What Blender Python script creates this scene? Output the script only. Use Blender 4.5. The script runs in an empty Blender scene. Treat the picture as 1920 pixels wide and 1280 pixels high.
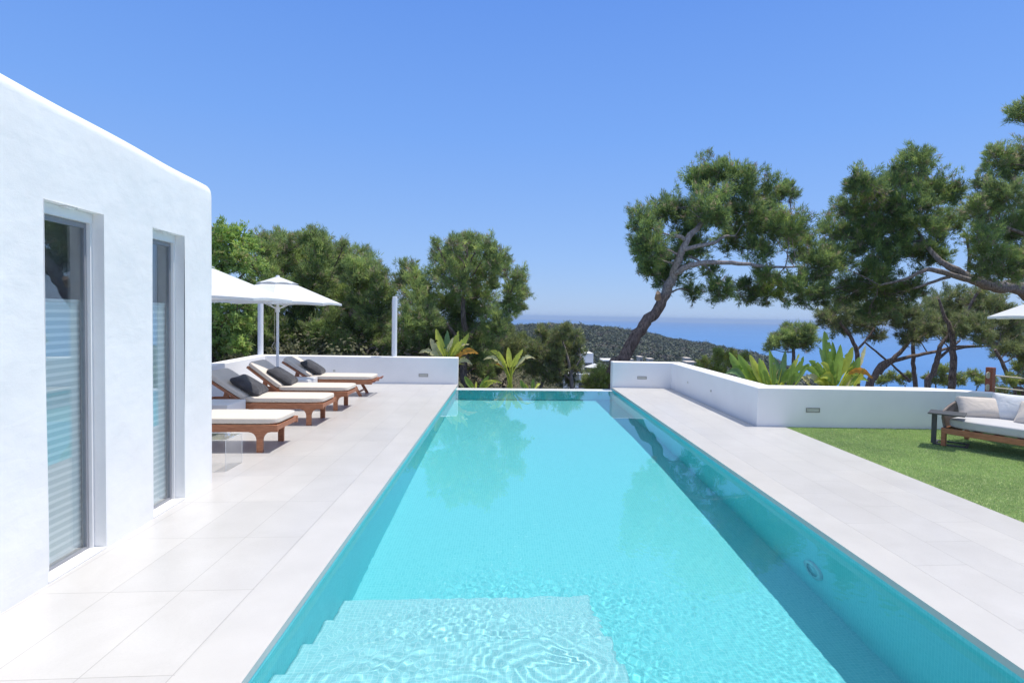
import bpy, math, random
import numpy as np
from mathutils import Vector, Matrix
S = bpy.context.scene
COL = S.collection
PI = math.pi
rad = math.radians

# ------------------------------------------------------------------ camera
F_PX, YAW, PITCH, ROLL, CX, CY, EYE = 1038.97, 0.0822, 0.03287, 0.01874, 1036.9, 627.9, 1.7
_F = np.array([math.sin(YAW)*math.cos(PITCH), math.cos(YAW)*math.cos(PITCH), -math.sin(PITCH)])
_R = np.array([math.cos(YAW), -math.sin(YAW), 0.0]); _U = np.cross(_R, _F)
_R, _U = math.cos(ROLL)*_R + math.sin(ROLL)*_U, -math.sin(ROLL)*_R + math.cos(ROLL)*_U
cam = bpy.data.cameras.new('camera'); cam_o = bpy.data.objects.new('camera', cam); COL.objects.link(cam_o)
cam.sensor_width = 36; cam.lens = F_PX/1920*36
cam.shift_x = (960-CX)/1920; cam.shift_y = (CY-640)/1920
cam.clip_start = 0.05; cam.clip_end = 60000
m = Matrix.Identity(4)
for i in range(3):
    m[i][0] = _R[i]; m[i][1] = _U[i]; m[i][2] = -_F[i]
m[2][3] = EYE
cam_o.matrix_world = m
S.camera = cam_o

# ------------------------------------------------------------------ sky, sun, exposure
SUN_DIR = Vector((0.33, 0.07, 1.0)).normalized()
w = bpy.data.worlds.new('World'); S.world = w; w.use_nodes = True
nt = w.node_tree; bg = nt.nodes['Background']
sky = nt.nodes.new('ShaderNodeTexSky'); sky.sky_type = 'NISHITA'; sky.sun_disc = False
sky.sun_elevation = math.asin(SUN_DIR.z); sky.sun_rotation = math.atan2(SUN_DIR.x, SUN_DIR.y)
sky.altitude = 60; sky.air_density = 1.0; sky.dust_density = 0.2; sky.ozone_density = 3.0
# clear summer sky: the Nishita sky blended with a periwinkle gradient low down, whitened at the unseen zenith to lift shade
tc = nt.nodes.new('ShaderNodeTexCoord'); sp = nt.nodes.new('ShaderNodeSeparateXYZ'); nt.links.new(tc.outputs['Generated'], sp.inputs[0])
cr = nt.nodes.new('ShaderNodeValToRGB'); els = cr.color_ramp.elements
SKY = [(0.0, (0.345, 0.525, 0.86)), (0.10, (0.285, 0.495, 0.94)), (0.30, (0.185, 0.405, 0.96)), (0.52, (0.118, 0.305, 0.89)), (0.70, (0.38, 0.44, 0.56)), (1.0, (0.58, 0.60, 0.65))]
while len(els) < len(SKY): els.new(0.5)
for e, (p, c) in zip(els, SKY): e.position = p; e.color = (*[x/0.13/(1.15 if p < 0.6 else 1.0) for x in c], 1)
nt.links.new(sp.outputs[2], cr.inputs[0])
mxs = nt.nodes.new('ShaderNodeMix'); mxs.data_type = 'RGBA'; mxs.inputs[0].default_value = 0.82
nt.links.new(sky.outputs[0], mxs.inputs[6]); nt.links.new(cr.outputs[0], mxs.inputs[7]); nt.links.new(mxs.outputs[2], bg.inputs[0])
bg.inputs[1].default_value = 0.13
sun = bpy.data.lights.new('sun', 'SUN'); sun.energy = 3.8; sun.angle = rad(0.53); sun.color = (1.0, 0.94, 0.855)
sun_o = bpy.data.objects.new('sun', sun); COL.objects.link(sun_o)
sun_o.rotation_euler = SUN_DIR.to_track_quat('Z', 'Y').to_euler()
sun_o.location = (20, 5, 60)
sun.cycles.is_caustics_light = True
S.view_settings.view_transform = 'Standard'; S.view_settings.look = 'None'
S.view_settings.exposure = 0.2; S.view_settings.gamma = 1
S.cycles.max_bounces = 10; S.cycles.transparent_max_bounces = 24
S.cycles.caustics_reflective = True; S.cycles.caustics_refractive = True
S.cycles.blur_glossy = 0.6
S.cycles.sample_clamp_indirect = 6

# ------------------------------------------------------------------ pixel of the photograph -> point at a distance
def ray(x, y):
    return _F + _R*(x-CX)/F_PX - _U*(y-CY)/F_PX
def atY(x, y, Y):
    d = ray(x, y); return np.array([0, 0, EYE]) + d*(Y/d[1])
def atR(x, y, r):
    d = ray(x, y); return np.array([0, 0, EYE]) + d*(r/np.linalg.norm(d[:2]))
def atZ(x, y, z):
    d = ray(x, y); return np.array([0, 0, EYE]) + d*((z-EYE)/d[2])

# ------------------------------------------------------------------ materials
def new_mat(name):
    m = bpy.data.materials.new(name); m.use_nodes = True
    return m, m.node_tree, m.node_tree.nodes['Principled BSDF']
def N(nt, t, **kw):
    n = nt.nodes.new(t)
    for k, v in kw.items():
        if k in n.inputs: n.inputs[k].default_value = v
        else: setattr(n, k, v)
    return n
def coords(nt, scale=(1, 1, 1), loc=(0, 0, 0), rot=(0, 0, 0), kind='Object'):
    tc = nt.nodes.new('ShaderNodeTexCoord'); mp = nt.nodes.new('ShaderNodeMapping')
    mp.inputs['Scale'].default_value = scale; mp.inputs['Location'].default_value = loc; mp.inputs['Rotation'].default_value = rot
    nt.links.new(tc.outputs[kind], mp.inputs[0]); return mp.outputs[0]
def ramp(nt, fac, stops):
    r = nt.nodes.new('ShaderNodeValToRGB')
    while len(r.color_ramp.elements) < len(stops): r.color_ramp.elements.new(0.5)
    for e, (p, c) in zip(r.color_ramp.elements, stops):
        e.position = p; e.color = (*c, 1)
    nt.links.new(fac, r.inputs[0]); return r.outputs[0]
def noise(nt, vec, scale, detail=4, rough=0.55, dist=0):
    n = N(nt, 'ShaderNodeTexNoise'); n.inputs['Scale'].default_value = scale; n.inputs['Detail'].default_value = detail
    n.inputs['Roughness'].default_value = rough; n.inputs['Distortion'].default_value = dist
    nt.links.new(vec, n.inputs['Vector']); return n.outputs[0]
def bump(nt, h, bsdf, strength=0.3, dist=0.01, prev=None):
    b = N(nt, 'ShaderNodeBump'); b.inputs['Strength'].default_value = strength; b.inputs['Distance'].default_value = dist
    nt.links.new(h, b.inputs['Height'])
    if prev is not None: nt.links.new(prev, b.inputs['Normal'])
    nt.links.new(b.outputs[0], bsdf.inputs['Normal']); return b.outputs[0]
def simple(name, c, rough=0.6, nscale=8, var=0.12, bmp=0.0, bscale=60, metal=0.0, spec=0.5, stretch=(1, 1, 1)):
    m, nt, b = new_mat(name)
    v = coords(nt, stretch)
    n = noise(nt, v, nscale)
    lo = tuple(x*(1-var) for x in c); hi = tuple(min(1, x*(1+var)) for x in c)
    nt.links.new(ramp(nt, n, [(0.3, lo), (0.7, hi)]), b.inputs['Base Color'])
    b.inputs['Roughness'].default_value = rough; b.inputs['Metallic'].default_value = metal
    b.inputs['Specular IOR Level'].default_value = spec
    if bmp: bump(nt, noise(nt, v, bscale, 5), b, bmp, 0.01)
    return m

def plaster(name, c, bs=0.35):
    m, nt, b = new_mat(name); v = coords(nt)
    n1 = noise(nt, v, 1.3, 5, 0.6)
    nt.links.new(ramp(nt, n1, [(0.25, tuple(x*0.93 for x in c)), (0.6, c)]), b.inputs['Base Color'])
    tr = noise(nt, coords(nt, (1, 0.45, 1.6), rot=(0.4, 0, 0)), 7, 5, 0.6, 1.5)
    b.inputs['Roughness'].default_value = 0.75; b.inputs['Specular IOR Level'].default_value = 0.25
    p = bump(nt, noise(nt, v, 2.2, 3, 0.5), b, bs, 0.05)
    p = bump(nt, tr, b, bs*0.35, 0.010, p)
    bump(nt, noise(nt, v, 55, 6, 0.7), b, bs*0.6, 0.005, p)
    return m
M = {}
M['render'] = plaster('white_lime_render', (0.90, 0.90, 0.895), 0.38)
M['wall'] = plaster('white_parapet_paint', (0.88, 0.88, 0.885), 0.10)
M['box'] = simple('white_lacquer', (0.84, 0.84, 0.84), 0.45, 3, 0.02)

def tiles(name, x0, y0, wd, ln, c, c2, off):
    m, nt, b = new_mat(name)
    v = coords(nt, (1, 1, 1), (-y0, x0, 0), (0, 0, rad(-90)))
    # brick rows run along x of the texture = -y of the world
    tc = nt.nodes.new('ShaderNodeTexCoord'); sp = nt.nodes.new('ShaderNodeSeparateXYZ'); cb = nt.nodes.new('ShaderNodeCombineXYZ')
    nt.links.new(tc.outputs['Object'], sp.inputs[0])
    ax = N(nt, 'ShaderNodeMath', operation='SUBTRACT'); ax.inputs[1].default_value = y0; nt.links.new(sp.outputs[1], ax.inputs[0])
    ay = N(nt, 'ShaderNodeMath', operation='SUBTRACT'); ay.inputs[1].default_value = x0; nt.links.new(sp.outputs[0], ay.inputs[0])
    nt.links.new(ax.outputs[0], cb.inputs[0]); nt.links.new(ay.outputs[0], cb.inputs[1])
    br = N(nt, 'ShaderNodeTexBrick'); br.offset = off; br.offset_frequency = 2; br.squash = 1
    br.inputs['Scale'].default_value = 1; br.inputs['Brick Width'].default_value = ln; br.inputs['Row Height'].default_value = wd
    br.inputs['Mortar Size'].default_value = 0.0022; br.inputs['Mortar Smooth'].default_value = 0.3; br.inputs['Bias'].default_value = 0
    br.inputs['Color1'].default_value = (*c, 1); br.inputs['Color2'].default_value = (*c2, 1)
    br.inputs['Mortar'].default_value = (c[0]*0.68, c[1]*0.67, c[2]*0.66, 1)
    nt.links.new(cb.outputs[0], br.inputs['Vector'])
    v = coords(nt)
    nz = noise(nt, v, 2.2, 6, 0.62, 0.6); nf = noise(nt, v, 60, 4, 0.7)
    mx = N(nt, 'ShaderNodeMix', data_type='RGBA', blend_type='MULTIPLY'); mx.inputs[0].default_value = 1
    nt.links.new(br.outputs['Color'], mx.inputs[6]); nt.links.new(ramp(nt, nz, [(0.3, (0.90, 0.895, 0.89)), (0.7, (1, 1, 1))]), mx.inputs[7])
    mx2 = N(nt, 'ShaderNodeMix', data_type='RGBA', blend_type='MULTIPLY'); mx2.inputs[0].default_value = 1
    nt.links.new(mx.outputs[2], mx2.inputs[6]); nt.links.new(ramp(nt, nf, [(0.3, (0.95, 0.95, 0.95)), (0.7, (1, 1, 1))]), mx2.inputs[7])
    nt.links.new(mx2.outputs[2], b.inputs['Base Color'])
    b.inputs['Roughness'].default_value = 0.30; b.inputs['Specular IOR Level'].default_value = 0.5
    mh = N(nt, 'ShaderNodeMath', operation='SUBTRACT'); mh.inputs[0].default_value = 1; nt.links.new(br.outputs['Fac'], mh.inputs[1])
    p = bump(nt, mh.outputs[0], b, 0.5, 0.002)
    bump(nt, nf, b, 0.03, 0.003, p)
    return m
M['deck_l'] = tiles('pale_porcelain_paving', -1.94, 3.475, 0.4115, 0.813, (0.565, 0.555, 0.545), (0.607, 0.593, 0.576), 0.0)
M['deck_r'] = tiles('pale_porcelain_paving_right', 2.876, 4.02, 0.398, 0.8, (0.568, 0.558, 0.550), (0.612, 0.598, 0.581), 0.5)
M['coping'] = simple('pale_stone_coping', (0.548, 0.535, 0.518), 0.32, 2.5, 0.045, 0.08, 60)

def mosaic():
    m, nt, b = new_mat('turquoise_glass_mosaic')
    tc = nt.nodes.new('ShaderNodeTexCoord'); sp = nt.nodes.new('ShaderNodeSeparateXYZ')
    nt.links.new(tc.outputs['Object'], sp.inputs[0])
    ge = nt.nodes.new('ShaderNodeNewGeometry'); sn = nt.nodes.new('ShaderNodeSeparateXYZ'); nt.links.new(ge.outputs['Normal'], sn.inputs[0])
    ab = []
    masks = []
    for i in range(3):
        fr = N(nt, 'ShaderNodeMath', operation='MULTIPLY'); fr.inputs[1].default_value = 1/0.026
        nt.links.new(sp.outputs[i], fr.inputs[0])
        f2 = N(nt, 'ShaderNodeMath', operation='FRACT'); nt.links.new(fr.outputs[0], f2.inputs[0])
        f3 = N(nt, 'ShaderNodeMath', operation='LESS_THAN'); f3.inputs[1].default_value = 0.12; nt.links.new(f2.outputs[0], f3.inputs[0])
        an = N(nt, 'ShaderNodeMath', operation='ABSOLUTE'); nt.links.new(sn.outputs[i], an.inputs[0])
        lt = N(nt, 'ShaderNodeMath', operation='LESS_THAN'); lt.inputs[1].default_value = 0.5; nt.links.new(an.outputs[0], lt.inputs[0])
        mu = N(nt, 'ShaderNodeMath', operation='MULTIPLY'); nt.links.new(f3.outputs[0], mu.inputs[0]); nt.links.new(lt.outputs[0], mu.inputs[1])
        masks.append(mu.outputs[0])
    m1 = N(nt, 'ShaderNodeMath', operation='MAXIMUM'); nt.links.new(masks[0], m1.inputs[0]); nt.links.new(masks[1], m1.inputs[1])
    m2 = N(nt, 'ShaderNodeMath', operation='MAXIMUM'); nt.links.new(m1.outputs[0], m2.inputs[0]); nt.links.new(masks[2], m2.inputs[1])
    sc = N(nt, 'ShaderNodeVectorMath', operation='SCALE'); sc.inputs['Scale'].default_value = 1/0.026; nt.links.new(tc.outputs['Object'], sc.inputs[0])
    fl = N(nt, 'ShaderNodeVectorMath', operation='FLOOR'); nt.links.new(sc.outputs[0], fl.inputs[0])
    wn = N(nt, 'ShaderNodeTexWhiteNoise'); nt.links.new(fl.outputs[0], wn.inputs[0])
    cr = ramp(nt, wn.outputs[0], [(0.0, MOS_A), (1.0, MOS_B)])
    mx = N(nt, 'ShaderNodeMix', data_type='RGBA'); nt.links.new(m2.outputs[0], mx.inputs[0])
    nt.links.new(cr, mx.inputs[6]); mx.inputs[7].default_value = (*MOS_G, 1)
    nt.links.new(mx.outputs[2], b.inputs['Base Color'])
    b.inputs['Roughness'].default_value = 0.5; b.inputs['Specular IOR Level'].default_value = 0.2
    return m
MOS_A, MOS_B, MOS_G = (0.145, 0.635, 0.68), (0.175, 0.68, 0.725), (0.25, 0.74, 0.775)  # basin tiles: turquoise, with the deep water's tint put into the colour
M['mosaic'] = mosaic()
MOS_A, MOS_B, MOS_G = (0.27, 0.62, 0.665), (0.31, 0.67, 0.71), (0.43, 0.75, 0.78)  # step tiles: paler copy, lightness of shallow water put into the colour
M['mosaic_shallow_tint'] = mosaic()

def water_mat():
    m = bpy.data.materials.new('clear_pool_water'); m.use_nodes = True; nt = m.node_tree; nt.nodes.clear()
    g = nt.nodes.new('ShaderNodeBsdfGlass'); g.inputs['IOR'].default_value = 1.33; g.inputs['Roughness'].default_value = 0
    va = nt.nodes.new('ShaderNodeVolumeAbsorption'); va.inputs['Color'].default_value = (0.12, 0.88, 0.92, 1); va.inputs['Density'].default_value = 0.36
    o = nt.nodes.new('ShaderNodeOutputMaterial'); nt.links.new(g.outputs[0], o.inputs[0]); pass
    return m
M['water'] = water_mat()

def glass_mat(name, tint, refl=0.9, boost=1.0):
    m = bpy.data.materials.new(name); m.use_nodes = True; nt = m.node_tree; nt.nodes.clear()
    t = nt.nodes.new('ShaderNodeBsdfTransparent'); t.inputs[0].default_value = (*tint, 1)
    g = nt.nodes.new('ShaderNodeBsdfGlossy'); g.inputs['Roughness'].default_value = 0.0; g.inputs[0].default_value = (refl, refl, refl, 1)
    f = nt.nodes.new('ShaderNodeFresnel'); f.inputs[0].default_value = 1.52
    bo = nt.nodes.new('ShaderNodeMath'); bo.operation = 'MULTIPLY'; bo.inputs[1].default_value = boost; bo.use_clamp = True
    mx = nt.nodes.new('ShaderNodeMixShader'); o = nt.nodes.new('ShaderNodeOutputMaterial')
    ge = nt.nodes.new('ShaderNodeNewGeometry'); io = nt.nodes.new('ShaderNodeMix'); io.inputs[2].default_value = 1.52; io.inputs[3].default_value = 1/1.52
    nt.links.new(ge.outputs['Backfacing'], io.inputs[0]); nt.links.new(io.outputs[0], f.inputs[0])
    nt.links.new(f.outputs[0], bo.inputs[0]); nt.links.new(bo.outputs[0], mx.inputs[0]); nt.links.new(t.outputs[0], mx.inputs[1]); nt.links.new(g.outputs[0], mx.inputs[2]); nt.links.new(mx.outputs[0], o.inputs[0])
    return m
M['glass'] = glass_mat('window_glass', (0.93, 0.97, 0.97), 0.95, 2.1)
M['acrylic'] = glass_mat('clear_acrylic', (0.955, 0.96, 0.955))

def leaf_mat(name, c, trans=0.35, var=0.35, rough=0.6, nscale=1.5):
    m, nt, b = new_mat(name)
    v = coords(nt); n = noise(nt, v, nscale, 4, 0.7)
    lo = (c[0]*(1-var), c[1]*(1-var), c[2]*(1-var*0.8)); hi = (c[0]*(1+var*1.1), c[1]*(1+var), c[2]*(1+var*0.5))
    cr = ramp(nt, n, [(0.3, lo), (0.7, hi)])
    nt.links.new(cr, b.inputs['Base Color']); b.inputs['Roughness'].default_value = rough; b.inputs['Specular IOR Level'].default_value = 0.3
    t = nt.nodes.new('ShaderNodeBsdfTranslucent'); nt.links.new(cr, t.inputs[0])
    mx = nt.nodes.new('ShaderNodeMixShader'); mx.inputs[0].default_value = trans
    nt.links.new(b.outputs[0], mx.inputs[1]); nt.links.new(t.outputs[0], mx.inputs[2])
    nt.links.new(mx.outputs[0], nt.nodes['Material Output'].inputs[0])
    return m
def greens(prefix, cs, **kw): return [leaf_mat('%s_foliage_%s' % (prefix, s), c, **kw) for s, c in zip(('mid', 'light', 'dark', 'dry'), cs)]
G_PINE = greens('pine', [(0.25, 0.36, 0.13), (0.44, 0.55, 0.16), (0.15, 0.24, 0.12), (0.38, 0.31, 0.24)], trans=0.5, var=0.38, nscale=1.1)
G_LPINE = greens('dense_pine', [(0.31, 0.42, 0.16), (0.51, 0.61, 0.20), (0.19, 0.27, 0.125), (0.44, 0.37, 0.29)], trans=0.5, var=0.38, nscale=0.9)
G_FEATH = greens('locust', [(0.38, 0.54, 0.16), (0.56, 0.68, 0.18), (0.24, 0.38, 0.12), (0.46, 0.46, 0.2)])
G_SHRUB = greens('shrub', [(0.28, 0.34, 0.15), (0.42, 0.46, 0.18), (0.18, 0.23, 0.12), (0.40, 0.34, 0.26)])
G_BUSH = greens('bush', [(0.36, 0.44, 0.13), (0.52, 0.57, 0.17), (0.22, 0.30, 0.10), (0.44, 0.4, 0.24)])
G_SCRUB = greens('scrub', [(0.19, 0.20, 0.12), (0.27, 0.27, 0.16), (0.13, 0.14, 0.09), (0.32, 0.27, 0.22)])
G_HILL = greens('hill', [(0.075, 0.095, 0.065), (0.092, 0.112, 0.068), (0.062, 0.080, 0.06), (0.10, 0.095, 0.085)], trans=0.1, nscale=0.05)

def bark(name, c1, c2):
    m, nt, b = new_mat(name)
    v = coords(nt, (1, 1, 0.25)); n = noise(nt, v, 22, 8, 0.7, 0.4)
    nt.links.new(ramp(nt, n, [(0.35, c1), (0.62, c2)]), b.inputs['Base Color']); b.inputs['Roughness'].default_value = 0.9
    b.inputs['Specular IOR Level'].default_value = 0.15
    bump(nt, n, b, 0.9, 0.03); return m
M['bark'] = bark('pine_bark', (0.06, 0.045, 0.04), (0.33, 0.26, 0.225))
M['bark_grey'] = bark('grey_branch_bark', (0.14, 0.125, 0.12), (0.40, 0.35, 0.33))
def bark_two():
    m = bark('pine_bark_peeling', (0.05, 0.038, 0.034), (0.30, 0.22, 0.19)); nt = m.node_tree; b = nt.nodes['Principled BSDF']
    low = b.inputs['Base Color'].links[0].from_socket
    v = coords(nt, (1, 1, 0.25)); hi = ramp(nt, noise(nt, v, 22, 8, 0.7, 0.4), [(0.35, (0.16, 0.14, 0.14)), (0.62, (0.42, 0.37, 0.36))])
    tc = nt.nodes.new('ShaderNodeTexCoord'); sp = nt.nodes.new('ShaderNodeSeparateXYZ'); nt.links.new(tc.outputs['Object'], sp.inputs[0])
    mr = N(nt, 'ShaderNodeMapRange'); mr.inputs['From Min'].default_value = 4.1; mr.inputs['From Max'].default_value = 4.5; nt.links.new(sp.outputs[2], mr.inputs['Value'])
    mx = N(nt, 'ShaderNodeMix', data_type='RGBA'); nt.links.new(mr.outputs[0], mx.inputs[0]); nt.links.new(low, mx.inputs[6]); nt.links.new(hi, mx.inputs[7]); nt.links.new(mx.outputs[2], b.inputs['Base Color'])
    return m
M['bark_two'] = bark_two()
M['cut'] = simple('cut_wood', (0.45, 0.30, 0.2), 0.8)

def wood(name, c1, c2):
    m, nt, b = new_mat(name)
    v = coords(nt, (1.2, 9, 9)); n = noise(nt, v, 5, 6, 0.65, 1.2)
    nt.links.new(ramp(nt, n, [(0.3, c1), (0.7, c2)]), b.inputs['Base Color']); b.inputs['Roughness'].default_value = 0.5
    bump(nt, n, b, 0.2, 0.003); return m
M['teak'] = wood('oiled_eucalyptus_wood', (0.27, 0.098, 0.046), (0.50, 0.215, 0.11))
M['teak_dark'] = wood('dark_red_wood', (0.17, 0.045, 0.018), (0.34, 0.10, 0.045))

def fabric(name, c, var=0.05, bs=0.25, scale=350, wr=0.25):
    m, nt, b = new_mat(name); v = coords(nt)
    nt.links.new(ramp(nt, noise(nt, v, 6, 4), [(0.3, tuple(x*(1-var) for x in c)), (0.7, tuple(min(1, x*(1+var)) for x in c))]), b.inputs['Base Color'])
    b.inputs['Roughness'].default_value = 0.9; b.inputs['Specular IOR Level'].default_value = 0.15
    b.inputs['Sheen Weight'].default_value = 0.15
    p = bump(nt, noise(nt, v, 7, 3, 0.5, 0.8), b, wr, 0.03)
    bump(nt, noise(nt, v, scale, 2), b, bs, 0.002, p); return m
M['cream'] = fabric('cream_canvas', (0.71, 0.64, 0.555), 0.03, 0.15, 300, 0.18)
M['charcoal'] = fabric('charcoal_fabric', (0.062, 0.062, 0.07), 0.25, 0.4, 300, 0.9)
M['grey_seat'] = fabric('pale_grey_outdoor_fabric', (0.52, 0.52, 0.53), 0.03, 0.1, 300, 0.2)
M['beige_pillow'] = fabric('beige_fabric', (0.62, 0.56, 0.50), 0.05, 0.2, 300, 0.5)
M['white_pillow'] = fabric('light_grey_fabric', (0.66, 0.68, 0.70), 0.04, 0.2, 300, 0.4)
M['cord'] = simple('taupe_cord', (0.2, 0.165, 0.15), 0.8)
M['anthracite'] = simple('anthracite_metal', (0.055, 0.06, 0.068), 0.5, 20, 0.1)
M['canopy'] = leaf_mat('white_parasol_canvas', (0.74, 0.76, 0.78), 0.2, 0.02, 0.8)
M['white_metal'] = simple('white_coated_metal', (0.78, 0.80, 0.83), 0.35, 3, 0.02)
M['frame'] = simple('grey_window_frame', (0.26, 0.27, 0.30), 0.4, 8, 0.05)
M['light_frame'] = simple('pale_aluminium', (0.55, 0.57, 0.6), 0.4, 8, 0.04)
M['lamp_frame'] = simple('weathered_steel', (0.30, 0.29, 0.27), 0.5, 40, 0.2, metal=0.3)
M['lamp_glass'] = simple('frosted_lamp_glass', (0.55, 0.55, 0.5), 0.4, 30, 0.1)
M['rope'] = simple('natural_rope', (0.62, 0.56, 0.44), 0.9, 60, 0.2, 0.6, 200)
M['interior'] = simple('interior_wall', (0.72, 0.76, 0.80), 0.8)

def blind_mat():
    m, nt, b = new_mat('striped_blind')
    tc = nt.nodes.new('ShaderNodeTexCoord'); sp = nt.nodes.new('ShaderNodeSeparateXYZ'); nt.links.new(tc.outputs['Object'], sp.inputs[0])
    a = N(nt, 'ShaderNodeMath', operation='MULTIPLY'); a.inputs[1].default_value = 2*PI/0.052; nt.links.new(sp.outputs[2], a.inputs[0])
    s = N(nt, 'ShaderNodeMath', operation='SINE'); nt.links.new(a.outputs[0], s.inputs[0])
    nt.links.new(ramp(nt, s.outputs[0], [(0.0, (0.60, 0.67, 0.68)), (0.45, (0.84, 0.87, 0.87)), (1.0, (0.88, 0.90, 0.90))]), b.inputs['Base Color'])
    b.inputs['Roughness'].default_value = 0.6
    return m
M['blind'] = blind_mat()

def ground_mat(name, c1, c2, c3):
    m, nt, b = new_mat(name); v = coords(nt)
    nt.links.new(ramp(nt, noise(nt, v, 0.35, 8, 0.7), [(0.3, c1), (0.5, c2), (0.72, c3)]), b.inputs['Base Color'])
    b.inputs['Roughness'].default_value = 0.95; bump(nt, noise(nt, v, 6, 8, 0.7), b, 0.8, 0.1); return m
M['soil'] = ground_mat('dry_hillside_soil', (0.07, 0.065, 0.035), (0.13, 0.105, 0.06), (0.24, 0.18, 0.12))
M['lawn'] = ground_mat('turf_backing', (0.28, 0.39, 0.15), (0.33, 0.44, 0.17), (0.38, 0.47, 0.20))

def sea_mat():
    m, nt, b = new_mat('sea_water'); v = coords(nt, (1, 1, 1))
    nt.links.new(ramp(nt, noise(nt, coords(nt, (0.0004, 0.003, 1)), 1.0, 5, 0.6), [(0.3, (0.055, 0.18, 0.42)), (0.7, (0.075, 0.22, 0.48))]), b.inputs['Base Color'])
    b.inputs['Roughness'].default_value = 0.35; b.inputs['IOR'].default_value = 1.33
    bump(nt, noise(nt, v, 0.12, 6, 0.7), b, 0.6, 1.0); return m
M['sea'] = sea_mat()

# ------------------------------------------------------------------ mesh helpers
class MB:
    def __init__(s): s.v = []; s.f = []; s.mi = []; s.sm = []
    def add(s, verts, faces, mat=0, smooth=False):
        o = len(s.v); s.v += [tuple(map(float, p)) for p in verts]
        s.f += [tuple(i+o for i in f) for f in faces]; s.mi += [mat]*len(faces); s.sm += [smooth]*len(faces)
    def box(s, x0, x1, y0, y1, z0, z1, mat=0, R=None, T=None, bev=0.0):
        if bev <= 0:
            vs = [(x, y, z) for z in (z0, z1) for y in (y0, y1) for x in (x0, x1)]
            fs = [(0, 2, 3, 1), (4, 5, 7, 6), (0, 1, 5, 4), (2, 6, 7, 3), (0, 4, 6, 2), (1, 3, 7, 5)]
        else:
            b = bev; vs = []; fs = []
            # chamfered box: 24 verts
            X, Y, Z = (x0, x1), (y0, y1), (z0, z1); idx = {}
            for i in (0, 1):
                for j in (0, 1):
                    for k in (0, 1):
                        sx, sy, sz = (1, -1)[i], (1, -1)[j], (1, -1)[k]
                        for a in range(3):
                            p = [X[i]+sx*b, Y[j]+sy*b, Z[k]+sz*b]
                            p[a] = (X, Y, Z)[a][(i, j, k)[a]]
                            idx[i, j, k, a] = len(vs); vs.append(tuple(p))
            def q(*k): fs.append(tuple(idx[t] for t in k))
            for s_ in (0, 1):
                o1 = [(0, 0), (1, 0), (1, 1), (0, 1)]
                if s_ == 0: o1 = o1[::-1]
                q(*[(s_, a, c, 0) for a, c in o1]); q(*[(c, s_, a, 1) for a, c in o1]); q(*[(a, c, s_, 2) for a, c in o1])
            for a in (0, 1):
                for c in (0, 1):
                    f = [(a, c, 0, 0), (a, c, 1, 0), (a, c, 1, 1), (a, c, 0, 1)]; q(*f)
                    f = [(a, 0, c, 0), (a, 1, c, 0), (a, 1, c, 2), (a, 0, c, 2)]; q(*f)
                    f = [(0, a, c, 1), (1, a, c, 1), (1, a, c, 2), (0, a, c, 2)]; q(*f)
                    for d in (0, 1): q((a, c, d, 0), (a, c, d, 1), (a, c, d, 2))
        if R is not None: vs = [tuple(np.array(R) @ np.array(p)) for p in vs]
        if T is not None: vs = [tuple(np.array(p)+np.array(T)) for p in vs]
        s.add(vs, fs, mat)
    def prism(s, poly, z0, z1, mat=0):
        n = len(poly); vs = [(x, y, z0) for x, y in poly]+[(x, y, z1) for x, y in poly]
        fs = [tuple(range(n))[::-1], tuple(range(n, 2*n))]+[(i, (i+1) % n, n+(i+1) % n, n+i) for i in range(n)]
        s.add(vs, fs, mat)
    def slab(s, poly, y0, y1, mat=0):    # polygon in x-z, thickness along y
        n = len(poly); vs = [(x, y0, z) for x, z in poly]+[(x, y1, z) for x, z in poly]
        fs = [tuple(range(n)), tuple(range(n, 2*n))[::-1]]+[((i+1) % n, i, n+i, n+(i+1) % n) for i in range(n)]
        s.add(vs, fs, mat)
    def tube(s, pts, rads, n=8, mat=0, cap=True, wob=0.0, rng=None):
        pts = [np.array(p, float) for p in pts]; rads = [rads]*len(pts) if isinstance(rads, (int, float)) else rads
        vs = []; fs = []; up = np.array([0.13, 0.21, 0.97]); a = None
        for i, p in enumerate(pts):
            t = pts[min(i+1, len(pts)-1)]-pts[max(i-1, 0)]; t /= (np.linalg.norm(t)+1e-9)
            if a is None:
                a = np.cross(t, up)
                if np.linalg.norm(a) < 0.2: a = np.cross(t, [1, 0, 0])
            a = a-t*np.dot(a, t); a /= (np.linalg.norm(a)+1e-9); b = np.cross(t, a)
            for k in range(n):
                r = rads[i]*(1+(rng.uniform(-wob, wob) if wob else 0)); th = 2*PI*k/n
                vs.append(p+(a*math.cos(th)+b*math.sin(th))*r)
        for i in range(len(pts)-1):
            for k in range(n): fs.append((i*n+k, i*n+(k+1) % n, (i+1)*n+(k+1) % n, (i+1)*n+k))
        s.add(vs, fs, mat, True)
        if cap:
            s.add(vs[:n], [tuple(range(n))[::-1]], mat); s.add(vs[-n:], [tuple(range(n))], mat)
    def build(s, name, mats, parent=None, loc=None):
        me = bpy.data.meshes.new(name); me.from_pydata(s.v, [], s.f)
        if not isinstance(mats, (list, tuple)): mats = [mats]
        for m in mats: me.materials.append(m)
        me.polygons.foreach_set('material_index', s.mi); me.polygons.foreach_set('use_smooth', s.sm); me.update()
        o = bpy.data.objects.new(name, me); COL.objects.link(o)
        if parent is not None: o.parent = parent
        if loc is not None: o.location = loc
        return o
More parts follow.
